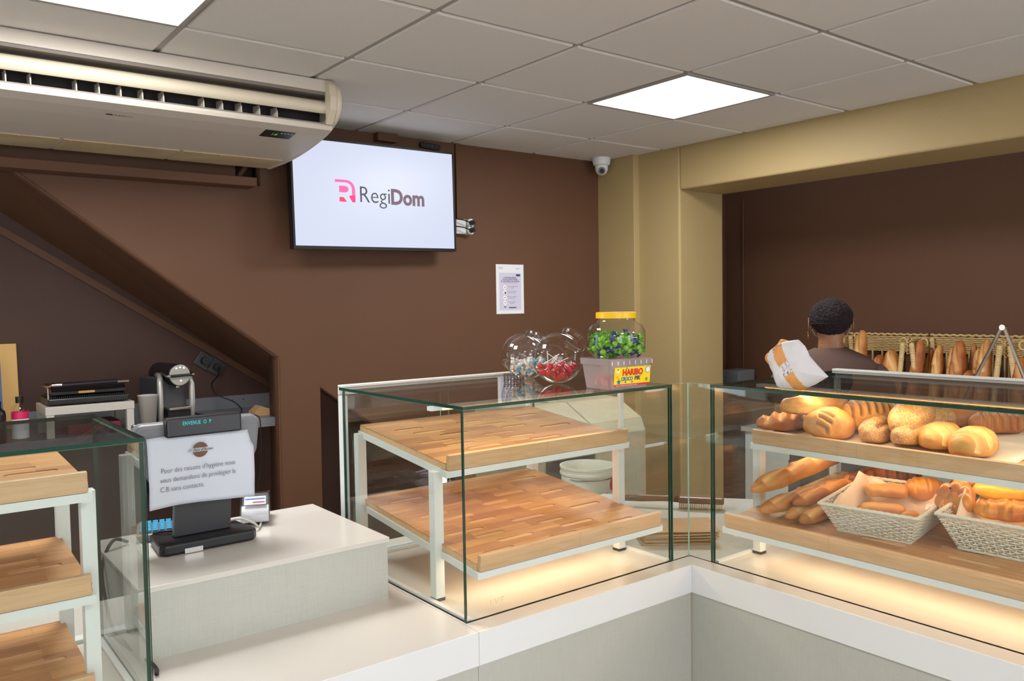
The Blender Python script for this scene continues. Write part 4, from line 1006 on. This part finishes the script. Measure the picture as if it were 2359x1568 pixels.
bread('bread_loaf', 'pale seeded pointed loaf lying on top of the seeded pile', 'bread', .155, .088, .066, 'crust_seed', (.575, -1.225, 1.262), rad(-4), ry=rad(-20), taper=1.7, cuts=(), seed=6, group=GU)
bread('bread_loaf', 'seeded loaf end showing behind the pale seeded loaf', 'bread', .12, .072, .055, 'crust_seed', (.700, -1.215, 1.240), rad(-40), seed=7, group=GU)
bread('bread_loaf', 'long seeded loaf with deep lengthwise splits on the tray', 'bread', .19, .082, .054, 'crust_seed', (.560, -1.236, 1.222), rad(4), cuts=((-.055, .014, .06, .020), (-.06, -.012, .055, -.008), (-.05, -.032, .05, -.030)), cutw=.005, cutd=.006, cs=1, seed=8, group=GU)
bread('bread_loaf', 'golden oval loaf with slanting cuts, left one of the front pair', 'bread', .150, .085, .056, 'crust_gold', (.545, -1.305, 1.222), rad(10), cuts=fan(4, -.045, .045, -.030, .024, .03), cutw=.0055, cutd=.009, cs=.9, seed=9, group=GU)
bread('bread_loaf', 'golden oval loaf with slanting cuts, right one of the front pair', 'bread', .150, .088, .060, 'crust_gold', (.518, -1.388, 1.219), rad(8), cuts=fan(4, -.045, .045, -.034, .022, .03), cutw=.0055, cutd=.009, cs=.9, seed=10, group=GU)
bread('bread_loaf', 'brown pointed loaf lying at the tray back behind the oval pair', 'bread', .17, .075, .050, 'crust_brown', (.760, -1.265, 1.246), rad(-60), taper=1.8, cuts=((-.05, 0, .05, 0),), cutd=.003, cs=.4, seed=11, group=GU)
bread('bread_loaf', 'fluted pointed loaf farthest right at the tray back', 'bread', .135, .075, .055, 'crust_brown', (.735, -1.355, 1.243), rad(-50), taper=1.7, cuts=fan(6, -.035, .05, -.035, .035, .01), cutw=.004, cutd=.006, cs=.4, seed=12, group=GU)
# lower tray: baguettes
GB = 'baguettes on the lower tray'
def baguette(label, p0, p1, W_, H, mat='crust_baguette', bend=0, seed=0, group=GB, cuts=5, name='baguette', cat='baguette'):
    p0, p1 = Vector(p0), Vector(p1); d = p1-p0; L = d.length
    rz = math.atan2(d.y, d.x); ry = -math.asin(d.z/L)
    cl = [(-L*.42+k*L*.84/cuts, -W_*.16, -L*.42+(k+1.25)*L*.84/cuts, W_*.16) for k in range(cuts)]
    q = (p0+p1)/2
    return bread(name, label, cat, L, W_, H, mat, (q.x, q.y, q.z), rz, ry=ry, cuts=cl, taper=5, bend=bend, cutw=.007, cutd=.008, cs=1, seed=seed, group=group, nu=90, nv=28, lump=.003)
baguette('long golden baguette resting on top, its round tip over the tray lip', (.345, -.928, 1.066), (.86, -.985, 1.165), .052, .046, bend=.010, seed=21)
baguette('pale baguette directly under the topmost baguette', (.350, -.945, 1.020), (.86, -1.02, 1.070), .052, .040, seed=22)
baguette('reddish crusty baguette end with dark olives', (.400, -1.005, 1.042), (.86, -1.075, 1.100), .040, .036, 'crust_brown', seed=23)
baguette('pale thin baguette in front of the reddish one', (.375, -1.002, 1.012), (.84, -1.065, 1.058), .042, .034, seed=24)
baguette('lowest baguette beside the left bread basket', (.372, -1.045, 1.010), (.72, -1.075, 1.046), .040, .034, seed=25)
baguette('dark baguette lying behind the left bread basket', (.60, -1.045, 1.078), (.86, -1.15, 1.118), .045, .036, 'crust_dark', seed=26)

# wicker baskets
def weave_basket(t, w0, d0, w1, d1, h, rows, mat, pitch=.0125, r=.0017, rim=.0045, stake=True):
    def outline(s):
        w, d = w0+(w1-w0)*s, d0+(d1-d0)*s; return w/2, d/2
    def point(s, u):
        w, d = outline(s); per = 4*(w+d); q = (u % 1)*per
        for (ax, ay, bx, by) in ((-w, -d, w, -d), (w, -d, w, d), (w, d, -w, d), (-w, d, -w, -d)):
            l = math.hypot(bx-ax, by-ay)
            if q <= l: 
                k = q/l; nx, ny = (by-ay)/l, -(bx-ax)/l
                return ax+(bx-ax)*k, ay+(by-ay)*k, nx, ny, k
            q -= l
        return -w, -d, 0, -1, 0
    per0 = 2*(w0+d0); n = int(per0/pitch); n += n % 2
    bm = B()
    for k in range(rows):
        s = (k+.5)/rows; pts = []
        for i in range(n*3):
            x, y, nx, ny, kk = point(s, i/(n*3)); off = .0022*math.sin(PI*i/3*1.0+PI*k)
            pts.append((x+nx*off, y+ny*off, s*h+.0006*math.sin(i*.9+k)))
        tube(bm, pts, r, 5, closed=True)
    mk('woven_sides', bm, mat, t)
    bm = B()
    for i in range(n):
        x0, y0, *_ = point(0, (i+.5)/n); x1, y1, *_ = point(1, (i+.5)/n); tube(bm, [(x0, y0, 0), (x1, y1, h)], r*.9, 5)
    sk = mk('stakes', bm, mat, t); sk['kind'] = 'stuff'
    for nm, s, rr in (('rim', 1, rim), ('foot_band', 0, rim*.7)):
        bm = B(); pts = []
        for i in range(n*3):
            x, y, nx, ny, kk = point(s, i/(n*3)); pts.append((x, y, s*h+.0004*math.sin(i*2.1)))
        tube(bm, pts, [rr*(1+.06*math.sin(i*2.1)) for i in range(len(pts))], 7, closed=True); mk(nm, bm, mat, t)
    w, d = outline(0); bm = B(); box(bm, -w, w, -d, d, .0005, .003); mk('basket_floor', bm, mat, t)
TIL = -math.atan2(.054, .54)
def basket(label, cx, cy, cz, rz, dims):
    t = thing('bread_basket', label, 'basket', (cx, cy, cz), group='white wicker bread baskets')
    t.rotation_euler = (Matrix.Rotation(TIL, 3, 'Y') @ Matrix.Rotation(rz, 3, 'Z')).to_euler()
    weave_basket(t, *dims, 15, 'rattan_white', r=.0019); return t
bA = basket('left white wicker basket lined with paper on the lower tray', .515, -1.200, 1.024, R90+rad(5), (.172, .20, .232, .255, .070))
bB = basket('right white wicker basket of glazed buns on the lower tray', .560, -1.515, 1.029, R90+rad(2), (.265, .20, .330, .262, .082))
def liner(label, t, w, d, h, z0, seed, peaks):
    """baking paper pressed into a basket, its corners standing up"""
    bm = B(); n = 28; G = []
    for i in range(n+1):
        row = []
        for j in range(n+1):
            u, v = 2*i/n-1, 2*j/n-1; m = max(abs(u), abs(v)); rise = max(0, m-.62)/.38
            x, y = u*w/2*(1 if m < .62 else 1), v*d/2; k = .92
            if m > 1e-6 and m > .62: k = .92*(.62/m+(m-.62)/m*.62)
            else: k = .92*1
            x, y = u*w/2*k*1.18, v*d/2*k*1.18
            z = z0+rise*h
            for (pu, pv, ph, pr) in peaks:
                z += ph*rise*max(0, 1-math.hypot(u-pu, v-pv)/pr)
            z += .002*noise.noise(Vector((u*3+seed, v*3, 0)))
            row.append(bm.verts.new((x, y, z)))
        G.append(row)
    for i in range(n):
        for j in range(n): bm.faces.new((G[i][j], G[i+1][j], G[i+1][j+1], G[i][j+1]))
    o = mk('paper_liner', bm, 'baking_paper', None, smooth=True); o.location = t.location; o.rotation_euler = t.rotation_euler
    sd = o.modifiers.new('thickness', 'SOLIDIFY'); sd.thickness = .0006
    tag(o, label, 'baking paper')
liner('pale baking paper lining the left wicker basket, one corner standing high', bA, .205, .225, .052, .006, 1, ((-1, -.5, .022, .6), (-1, .5, .050, .9)))
liner('pale baking paper lining the right wicker basket, peak at its left corner', bB, .305, .235, .060, .006, 2, ((-1, -.3, .055, .5), (-.6, 1, .05, .9)))
GP = 'pastries in the left basket'
bread('choux_pastry', 'upper rectangular golden puff pastry in the left basket', 'pastry', .098, .072, .030, 'crust_gold', (.560, -1.165, 1.080), rad(-52), taper=9, seed=31, cuts=((-.03, 0, .03, 0),), cutd=.001, cs=.2, group=GP)
bread('choux_pastry', 'lower flat oval golden pastry in the left basket', 'pastry', .105, .062, .024, 'crust_gold', (.512, -1.182, 1.050), rad(-62), taper=2.6, seed=32, cuts=((-.04, -.012, .04, -.012),), cutd=.002, cs=.3, group=GP)
bread('choux_pastry', 'golden layered bun at the right end of the left basket', 'pastry', .095, .075, .055, 'crust_glaze', (.640, -1.225, 1.070), rad(-50), taper=3, seed=33, cuts=fan(3, -.03, .03, -.03, .03, .0), cutw=.003, cutd=.003, cs=.3, group=GP)
bread('choux_pastry', 'small curled golden pastry at the basket front', 'pastry', .05, .022, .018, 'crust_glaze', (.490, -1.262, 1.056), rad(-20), seed=34, group=GP)
bread('bread_loaf', 'dark chocolate brown loaf standing behind the left basket', 'bread', .125, .085, .105, 'crust_dark', (.700, -1.118, 1.064), rad(-38), taper=6, cuts=fan(4, -.04, .04, -.05, .05, .0), cutw=.003, cutd=.004, seed=35)
bm = B(); box(bm, -.03, .03, -.022, .022, 0, .0008); q = tag(mk('price_card', bm, 'paper', None, loc=(.585, -1.285, 1.071), rot=(rad(6), rad(-8), rad(-70))), 'small white printed card in the left basket', 'card')
bm = B(); tube(bm, [(-.012+.014*math.cos(a)+.012, .006*math.sin(a)+.008, .001) for a in [2*PI*i/20 for i in range(20)]], .0008, 4, closed=True); mk('printed_oval', bm, 'plastic_dark', q)
text('print', 'O PAIN D’ANTAN', .006, 'plastic_dark', q, (-.024, -.006, .0009), ext=.0001)
GR = 'buns in the right basket'
def knot(label, loc, r, seed):
    t = thing('braided_bun', label, 'bun', loc, group=GR)
    for k in range(7):
        a = 2*PI*k/7; bm = B(); ell(bm, r*.56, r*.44, r*.48, 14, 9, c=(r*.50*math.cos(a), r*.55*math.sin(a), r*.42+.12*r*(k % 2)))
        mk('lobe', bm, 'crust_glaze', t, smooth=True)
    bm = B(); ell(bm, r*.5, r*.5, r*.4, 14, 9, c=(0, 0, r*.55)); mk('middle', bm, 'crust_glaze', t, smooth=True)
    for k in range(3):
        bm = B(); ell(bm, .0028, .0028, .0022, 8, 5, c=(r*.5*math.cos(2.1*k+2.4), r*.5*math.sin(2.1*k+2.4), r*.88)); mk('chocolate_chip', bm, 'plastic_black', t, smooth=True)
    return t
k1 = knot('knotted glazed bun with dark chips standing at the left of the right basket', (.535, -1.352, 1.098), .046, 1); k1.rotation_euler = (rad(-10), rad(-58), rad(10))
k2 = knot('knotted glazed bun tip rising behind the upright knotted bun', (.615, -1.335, 1.135), .028, 2); k2.rotation_euler = (rad(-5), rad(-40), 0)
bread('braided_bun', 'long glazed braided bun across the right basket', 'bun', .140, .062, .046, 'crust_glaze', (.540, -1.455, 1.080), rad(-62), sections=3, taper=3.5, cuts=fan(3, -.045, .05, -.04, .04, .02), cutw=.004, cutd=.004, cs=.15, seed=41, group=GR)
bread('custard_roll', 'shiny yellow topped roll behind the braided bun', 'bun', .125, .055, .040, 'pastry_yellow', (.625, -1.410, 1.108), rad(-60), taper=3, seed=42, group=GR)
bread('custard_roll', 'shiny yellow roll highest at the back of the right basket', 'bun', .12, .06, .042, 'pastry_yellow', (.700, -1.475, 1.118), rad(-60), taper=3, seed=43, group=GR)
bread('milk_roll', 'brown glazed roll at the right end of the braided bun', 'bun', .10, .06, .045, 'crust_glaze', (.600, -1.520, 1.090), rad(-40), taper=3, cuts=fan(4, -.03, .03, -.03, .03, 0), cutw=.003, cutd=.003, cs=.1, seed=44, group=GR)
for k, (x, y) in enumerate(((.475, -1.375), (.470, -1.425), (.480, -1.490), (.500, -1.545))):
    bread('milk_roll', ('leftmost', 'second from left', 'third from left', 'rightmost')[k]+' small pale roll along the front of the right basket', 'bun', .055, .036, .028, 'crust_gold', (x, y, 1.055), rad(-80+20*k), seed=50+k, group=GR, nu=32, nv=24)
bread('bread_loaf', 'brown crusty roll end high behind the right basket', 'bread', .13, .06, .05, 'crust_brown', (.76, -1.30, 1.075), rad(-60), seed=46, cuts=fan(4, -.04, .04, -.02, .02, .01), cs=.3)

# ================================================================== PAPER BAG WITH BREAD ON THE RIGHT CASE
t = thing('bread_bag', 'white printed paper bag with two small baguettes on the right display case', 'paper bag', (.345, -1.016, ZT+.001))
out = [(-.022, .022), (-.010, .004), (.0, 0), (.03, -.0005), (.056, 0), (.09, .016), (.12, .036), (.102, .050), (.084, .064), (.062, .083), (.045, .107), (.027, .121), (-.004, .117), (-.026, .112), (-.048, .092), (-.053, .074), (-.040, .052), (-.028, .037)]
cx, cz = .02, .055
bm = B(); rings = []; n = len(out)
def bagpt(f, i, side):
    a = Vector((out[i % n][0]-cx, out[i % n][1]-cz)); m = a*f
    th = .026*math.sqrt(max(0, 1-f**2.2))*side
    y_, z_ = cx+m.x, cz+m.y
    cr = (.006*noise.noise(Vector((y_*30, z_*30, side*3)))+.003*abs(noise.noise(Vector((y_*70, z_*25, side*5)))))*(1-f**4)
    lean = .25*z_
    return Vector((th+cr+lean-.01, -y_, z_))
dense = []
for i in range(n):
    for q in range(10):
        a0, a1 = Vector(out[i]), Vector(out[(i+1) % n]); dense.append(tuple(a0.lerp(a1, q/10)))
out = dense; n = len(out)
for side in (-1, 1):
    R_ = []
    for k in range(37):
        f = k/36
        R_.append([bm.verts.new(bagpt(f, i, side)) for i in range(n)] if k else [bm.verts.new(bagpt(0, 0, side))])
    for k in range(36):
        for i in range(n):
            a = [R_[k][i % len(R_[k])], R_[k][(i+1) % len(R_[k])], R_[k+1][(i+1) % n], R_[k+1][i]]; a = list(dict.fromkeys(a))
            fc = bm.faces.new(a); c = fc.calc_center_median()
            # print: an orange band down the long axis of the bag with dark scribbled script
            y_, z_ = -c.y, c.z; ax = Vector((.082, -.100)).normalized(); rel = Vector((y_-(-.026), z_-.112))
            s = rel.dot(ax); w_ = rel.dot(Vector((-ax.y, ax.x)))
            if side == -1 and .0 < s < .145 and abs(w_+.004) < .014 and not (.060 < s < .092): fc.material_index = 1
            if side == -1 and (.060 < s < .092 or s < .014) and abs(w_+.004) < .013 and abs(noise.noise(Vector((s*140, w_*90, 0)))) < .07: fc.material_index = 2
bmesh.ops.remove_doubles(bm, verts=bm.verts, dist=1e-5)
bg_ = mk('bag', bm, ['paper_bag', 'bag_print', 'bag_ink'], t, smooth=True)
for k, (p0, p1) in enumerate((((-.002, .063, .076), (.0, -.030, .020)), ((.004, .034, .115), (.004, -.05, .035)))):
    p0, p1 = Vector(p0), Vector(p1); d = p1-p0; q = (p0+p1)/2
    o = bread('small_baguette', ('lower', 'upper')[k]+' small baguette tip poking out of the white paper bag', 'baguette', d.length+.01, .034, .030, 'crust_gold', (0, 0, 0), seed=60+k, nu=40, nv=24, taper=4, group='baguettes in the paper bag')
    o.location = t.location+q+Vector((.004+.25*q.z, 0, -.01)); o.rotation_euler = d.to_track_quat('X', 'Z').to_euler()

# ================================================================== SIDE ROOM: BAGUETTE BASKETS
t = thing('storage_counter', 'low white counter carrying the baguette baskets in the side room', 'counter', (3.28, -.6, 0))
bm = B(); box(bm, -.20, .2195, -1.6, 1.75, .715, .745); mk('worktop', bm, 'worktop_white', t)
bm = B(); box(bm, -.18, .2195, -1.58, 1.73, 0, .7145); mk('cabinet', bm, 'white_metal', t)
def bread_rack(label, y0, y1):
    t = thing('baguette_basket', label, 'basket', (3.30, (y0+y1)/2, .746), group='tall wicker baguette baskets'); w = (y1-y0)/2-.004
    # corner posts, wrapped at the top
    for sx, hh in ((.15, .595), (-.10, .575)):
        for sy in (-1, 1):
            bm = B(); tube(bm, [(sx*.8, sy*(w-.075), 0), (sx*.96, sy*(w-.016), hh)], .0135, 12); p = mk('corner_post', bm, 'dowel', t)
            bm = B()
            for k in range(6):
                dz = .02+.012*k+(.02 if k > 3 else 0); tube(bm, [(sx*(.96-.16*dz/hh)+.0142*math.cos(a), sy*(w-.016-.059*dz/hh)+.0142*math.sin(a), hh-dz) for a in [2*PI*i/14 for i in range(14)]], .0022, 5, closed=True)
            mk('binding', bm, 'rattan_straw', p)
    # woven band along the back and sides at the top
    bm = B()
    path = [(-.08, -w), (.165, -w), (.165, w), (-.08, w)]
    for k in range(9):
        pts = []
        for (a, b_) in zip(path, path[1:]):
            l = math.hypot(b_[0]-a[0], b_[1]-a[1]); m = int(l/.008)
            nx, ny = (b_[1]-a[1])/l, -(b_[0]-a[0])/l
            for i in range(m):
                u = i/m; off = .0045*math.sin(i*PI/3+PI*k); pts.append((a[0]+(b_[0]-a[0])*u+nx*off, a[1]+(b_[1]-a[1])*u+ny*off, .512+k*.0105+.001*math.sin(i)))
        tube(bm, pts, .0048, 5)
    bnd = mk('woven_band', bm, 'rattan_straw', t)
    bm = B(); pts = []
    for i in range(60): pts.append((.165+.003*math.sin(i*1.3), -w+2*w*i/59, .612+.003*math.cos(i*1.3)))
    tube(bm, pts, .0065, 6); mk('rim', bm, 'rattan_straw', bnd)
    for k in range(8):
        yy = -w+.03+(2*w-.06)*k/7
        bm = B(); tube(bm, [(.165, yy, .02), (.165, yy, .515)], .0055, 8); mk('dowel', bm, 'dowel', t)
    for k in range(3):
        for s in (-1, 1):
            bm = B(); tube(bm, [(.0+.055*k-.02, s*w, .02), (.055*k-.02, s*w, .515)], .0055, 8); mk('dowel', bm, 'dowel', t)
    bm = B()
    for k in range(10):
        z = .012+k*.011; c = [(-.10, -w), (.165, -w), (.165, w), (-.10, w)]; pts = []
        for (a, b_) in zip(c, c[1:]+c[:1]):
            l = math.hypot(b_[0]-a[0], b_[1]-a[1]); m = int(l/.010); nx, ny = (b_[1]-a[1])/l, -(b_[0]-a[0])/l
            for i in range(m): u = i/m; off = .004*math.sin(i*PI/2.5+PI*k); pts.append((a[0]+(b_[0]-a[0])*u+nx*off, a[1]+(b_[1]-a[1])*u+ny*off, z))
        tube(bm, pts, .0048, 5, closed=True)
    mk('woven_base', bm, 'rattan_straw', t)
    bm = B(); box(bm, -.095, .16, -w+.004, w-.004, .001, .01); mk('basket_floor', bm, 'rattan_straw', t)
    for s in (-1, 1):
        bm = B(); tube(bm, [(-.02+.0, s*(w-.05)+.02*math.cos(a), .575+.024*math.sin(a)) for a in [2*PI*i/18 for i in range(18)]], .005, 6, closed=True); mk('side_loop', bm, 'rattan_straw', t)
bread_rack('left tall straw coloured baguette basket behind the shop assistant', .108, .605)
bread_rack('middle tall straw coloured baguette basket', -.405, .098)
bread_rack('right tall straw coloured baguette basket cut by the frame', -.905, -.415)
GT = 'baguettes standing in the tall baskets'
# (y, top z, width, lean, material, x)
BG = [(.385, 1.385, .062, .02, 'crust_baguette', 3.27, 'pale rounded baguette standing tallest, just right of the shop assistant'),
      (.445, 1.255, .05, 0, 'crust_brown', 3.30, 'short brown baguette at the left of the tallest one'),
      (.305, 1.235, .075, .0, 'crust_brown', 3.32, 'broad dark loaf half hidden behind the folded baguette'),
      (.225, 1.270, .085, -.03, 'crust_baguette', 3.28, 'wide folded looking loaf left of the wrapped posts'),
      (.035, 1.335, .055, .045, 'crust_brown', 3.27, 'orange brown baguette leaning left in the middle basket'),
      (.015, 1.290, .038, .035, 'crust_brown', 3.34, 'thin brown baguette behind the leaning orange one'),
      (-.062, 1.312, .045, .02, 'crust_gold', 3.27, 'very pale floury baguette in the middle basket'),
      (-.098, 1.305, .032, 0, 'crust_baguette', 3.36, 'narrow pale baguette right of the floury one'),
      (-.128, 1.305, .045, .01, 'crust_baguette', 3.29, 'light brown baguette in the centre of the middle basket'),
      (-.178, 1.338, .062, .012, 'crust_brown', 3.26, 'thick rust coloured baguette in the middle basket'),
      (-.210, 1.32, .036, -.015, 'crust_brown', 3.33, 'slim baguette behind the thick rust coloured one'),
      (-.252, 1.300, .05, -.01, 'crust_baguette', 3.30, 'baguette with a pale split near the A shaped stand'),
      (-.235, 1.18, .055, .01, 'crust_brown', 3.23, 'short dark baguette low in front of the middle basket'),
      (-.315, 1.345, .055, .03, 'crust_baguette', 3.27, 'tall two toned baguette just left of the right wrapped posts'),
      (-.480, 1.26, .06, 0, 'crust_brown', 3.26, 'dark baguette at the right edge of the photo'),
      (-.56, 1.24, .06, 0, 'crust_baguette', 3.28, 'baguette standing just outside the right edge')]
for k, (y, zt, w, lean, m, x, lab) in enumerate(BG[:-1]):
    baguette(lab, (x-.06-.02, y+lean, .775), (x+.0, y, zt), w*1.22, w*1.05, m, seed=80+k, group=GT, cuts=4)
# work table, chrome stand, small things in the side room
t = thing('work_table', 'white work table in the opening in front of the shop assistant', 'table', (2.62, -.65, 0))
bm = B(); box(bm, -.24, .24, -1.0, 1.0, .87, .90); mk('tabletop', bm, 'worktop_white', t)
for x in (-.2, .2):
    for y in (-.95, .95): bm = B(); box(bm, x-.02, x+.02, y-.02, y+.02, 0, .8695); mk('leg', bm, 'white_metal', t)
t = thing('folding_stand', 'chrome A shaped stand rising in front of the baguette baskets', 'stand', (2.55, -.655, .9005))
for p in (((0, .005, .538), (0, .26, 0)), ((0, -.005, .538), (0, -.205, 0))):
    bm = B(); tube(bm, [p[0], p[1]], .008, 10); mk('leg', bm, 'chrome', t)
bm = B(); tube(bm, [(-.012, 0, .538), (.012, 0, .538)], .013, 12); mk('hinge', bm, 'chrome', t)
bm = B(); tube(bm, [(0, .2, .12), (0, -.157, .12)], .005, 8); mk('cross_bar', bm, 'chrome', t)
t = thing('side_cabinet', 'dark low cabinet in the far corner of the side room', 'cabinet', (3.18, 1.36, 0))
bm = B(); box(bm, -.30, .30, -.20, .20, 0, .985); mk('body', bm, 'dark_recess', t)
bm = B(); box(bm, -.3, .3, -.2, .2, .9855, 1.0); mk('top', bm, 'brush_wood', t)
bm = B(); box(bm, -.09, .09, -.075, .075, 0, .095); tag(mk('storage_box', bm, 'plastic_grey', None, loc=(3.33, 1.36, 1.0005), bevel=.006), 'dim grey box on the cabinet beside the beige pillar', 'box')
bm = B(); lathe(bm, [(0, 0), (.04, 0), (.045, .01), (.04, .028), (0, .03)], 20); tag(mk('dish', bm, 'paper', None, loc=(2.96, 1.235, 1.0005)), 'small white dish at the foot of the beige pillar', 'dish')

# ================================================================== SHOP ASSISTANT
t = thing('person', 'person in a brown t-shirt with short curly hair seen from behind', 'person', (1.93, -.19, 0), rad(31))
def skin_mesh(name, mat, chains, parent, sub=2):
    """one continuous skinned body: chains = lists of (key, co, (rx, ry)); shared keys join"""
    idx = {}; V = []; R = []; E_ = []
    for ch in chains:
        prev = None
        for key, co, r in ch:
            if key not in idx: idx[key] = len(V); V.append(co); R.append(r)
            if prev is not None: E_.append((prev, idx[key]))
            prev = idx[key]
    me = bpy.data.meshes.new(name); me.from_pydata(V, E_, []); o = bpy.data.objects.new(name, me); COL.objects.link(o)
    sk = o.modifiers.new('skin', 'SKIN'); sk.use_smooth_shade = True; sk.branch_smoothing = .3
    me.materials.append(MATS[mat])
    if not me.skin_vertices: 
        bpy.context.view_layer.objects.active = o
    for i, r in enumerate(R):
        sv = me.skin_vertices[0].data[i]; sv.radius = r if isinstance(r, tuple) else (r, r); sv.use_root = (i == 0)
    ss = o.modifiers.new('sub', 'SUBSURF'); ss.levels = sub; ss.render_levels = sub
    bpy.context.view_layer.update()
    m2 = bpy.data.meshes.new_from_object(o.evaluated_get(bpy.context.evaluated_depsgraph_get())); m2.name = name
    for p in m2.polygons: p.use_smooth = True
    bpy.data.objects.remove(o); bpy.data.meshes.remove(me)
    if not m2.materials: m2.materials.append(MATS[mat])
    q = bpy.data.objects.new(name, m2); COL.objects.link(q); q.parent = parent; return q
ch = [[('pel', (0, 0, .90), .12), ('wai', (.01, 0, 1.02), .10), ('che', (.0, 0, 1.16), .115), ('uch', (-.005, 0, 1.265), .066), ('nb', (0, 0, 1.335), .054), ('nt', (.012, 0, 1.40), .050), ('h1', (.03, 0, 1.45), (.074, .080)), ('h2', (.03, 0, 1.50), (.078, .086)), ('h3', (.025, 0, 1.54), .055)]]
for s, sd_ in ((1, 'L'), (-1, 'R')):
    ch.append([('uch', 0, 0), (sd_+'sh', (0, s*.150, 1.262), .038), (sd_+'ua', (.02, s*.195, 1.18), .043), (sd_+'el', (.05, s*.215, 1.04), .036), (sd_+'fa', (.18, s*.19, .985), .032), (sd_+'wr', (.29, s*.15, .955), .023), (sd_+'pm', (.335, s*.14, .948), (.032, .016)), (sd_+'pk', (.37, s*.135, .944), (.034, .014))])
    for k, (dy, l) in enumerate(((-.027, .058), (-.009, .068), (.009, .064), (.026, .048))):
        ch.append([(sd_+'pk', 0, 0), (sd_+'f%d' % k, (.385, s*.135+dy, .942), .0088), (sd_+'g%d' % k, (.385+l*.55, s*.135+dy*1.15, .936), .0082), (sd_+'h%d' % k, (.385+l*.95, s*.135+dy*1.2, .918), .007)])
    ch.append([(sd_+'pm', 0, 0), (sd_+'t0', (.345, s*.135-s*.034, .940), .0105), (sd_+'t1', (.370, s*.135-s*.050, .928), .009), (sd_+'t2', (.388, s*.135-s*.056, .918), .0078)])
    ch.append([('pel', 0, 0), (sd_+'hip', (0, s*.085, .84), .085), (sd_+'th', (.005, s*.095, .65), .070), (sd_+'kn', (.01, s*.095, .46), .050), (sd_+'ca', (-.01, s*.095, .30), .048), (sd_+'an', (0, s*.095, .10), .034), (sd_+'ft', (.06, s*.10, .045), .034), (sd_+'to', (.13, s*.105, .032), .028)])
body = skin_mesh('body', 'skin', ch, t)
# face, ears, mask, earrings
for s in (1, -1):
    bm = B(); ell(bm, .018, .007, .030, 14, 9, c=(.028, s*.083, 1.468)); tube(bm, [(.028+.013*math.cos(a), s*.092, 1.468+.024*math.sin(a)) for a in [2*PI*i/16 for i in range(16)]], .004, 6, closed=True); er = mk('ear', bm, 'skin', t, smooth=True)
    bm = B(); tube(bm, [(.030, s*.095, 1.425+.0), (.030, s*.098, 1.41)], .0015, 5); tube(bm, [(.030+.016*math.cos(a), s*.096, 1.415+.018*math.sin(a)) for a in [2*PI*i/24 for i in range(24)]], .0018, 6, closed=True); mk('hoop_earring', bm, 'gold', er)
    bm = B(); tube(bm, [(.105, s*.04, 1.47), (.07, s*.078, 1.488), (.03, s*.088, 1.492), (.014, s*.086, 1.475), (.022, s*.080, 1.445), (.055, s*.066, 1.415), (.09, s*.045, 1.40)], .0018, 6); mk('mask_strap', bm, 'mask_blue', t)
bm = B(); ell(bm, .05, .058, .045, 20, 12, c=(.075, 0, 1.43)); mk('face_mask', bm, 'mask_blue', t, smooth=True)
bm = B(); ell(bm, .012, .011, .02, 12, 8, c=(.118, 0, 1.475)); mk('nose', bm, 'skin', t, smooth=True)
for s in (1, -1): 
    bm = B(); ell(bm, .006, .013, .006, 12, 8, c=(.104, s*.032, 1.500)); mk('eye', bm, 'label_white', t, smooth=True)
bm = B(); tube(bm, [(.01+.061*math.cos(a), .062*math.sin(a), 1.372-.012*math.cos(a)) for a in [2*PI*i/32 for i in range(32)]], .0008, 5, closed=True); mk('necklace', bm, 'gold', t)
# hair
bm = bmesh.new(); bmesh.ops.create_icosphere(bm, subdivisions=6, radius=1)
for v in bm.verts:
    d = v.co.normalized(); r = 1+.035*noise.noise(d*9)+.04*noise.noise(d*28)+.02*noise.noise(d*60)
    p = Vector((d.x*.094, d.y*.092, d.z*.088))*r; 
    if p.z < -.02: k = 1+(p.z+.02)*3.4; p.x = p.x*max(.4, k)-.004; p.y *= max(.45, k)
    if p.x > .04: p.x = .04+(p.x-.04)*.55
    v.co = p+Vector((.012, 0, 1.492))
mk('hair', bm, 'hair', t, smooth=False)
# t-shirt
bm = B()
def er_(z, a, b, cx=0, n=36): return [bm.verts.new((cx+b*math.cos(2*PI*i/n), a*math.sin(2*PI*i/n), z+.0)) for i in range(n)]
rg = [er_(z, a, b, c) for z, a, b, c in ((.80, .175, .135, 0), (.90, .178, .138, 0), (1.02, .168, .125, 0), (1.14, .186, .130, -.004), (1.22, .204, .125, -.008), (1.275, .205, .108, -.010), (1.310, .175, .090, -.008), (1.335, .130, .076, -.006), (1.352, .085, .066, -.002), (1.362, .067, .062, 0))]
loft(bm, rg, False, False)
for s in (1, -1): tube(bm, [(0, s*.150, 1.262), (.005, s*.185, 1.235), (.02, s*.212, 1.17), (.035, s*.222, 1.105)], [.060, .066, .062, .060], 20, cap=True)
sh = mk('t_shirt', bm, 'shirt', t, smooth=True)
ms = sh.modifiers.new('sub', 'SUBSURF'); ms.levels = 1; ms.render_levels = 1
bm = B(); n = 28
loft(bm, [er_(z, a, b, c, n) for z, a, b, c in ((.74, .165, .125, 0), (.82, .170, .130, 0), (.93, .150, .115, 0))], True, False)
for s in (1, -1): tube(bm, [(0, s*.085, .84), (.005, s*.095, .65), (.01, s*.095, .46), (-.005, s*.095, .28), (0, s*.095, .11)], [.095, .088, .068, .066, .062], 18)
mk('trousers', bm, 'trousers', t, smooth=True)
for s in (1, -1):
    bm = B(); ell(bm, .125, .045, .045, 20, 10, c=(.055, s*.10, .046)); mk('shoe', bm, 'rubber_black', t, smooth=True)
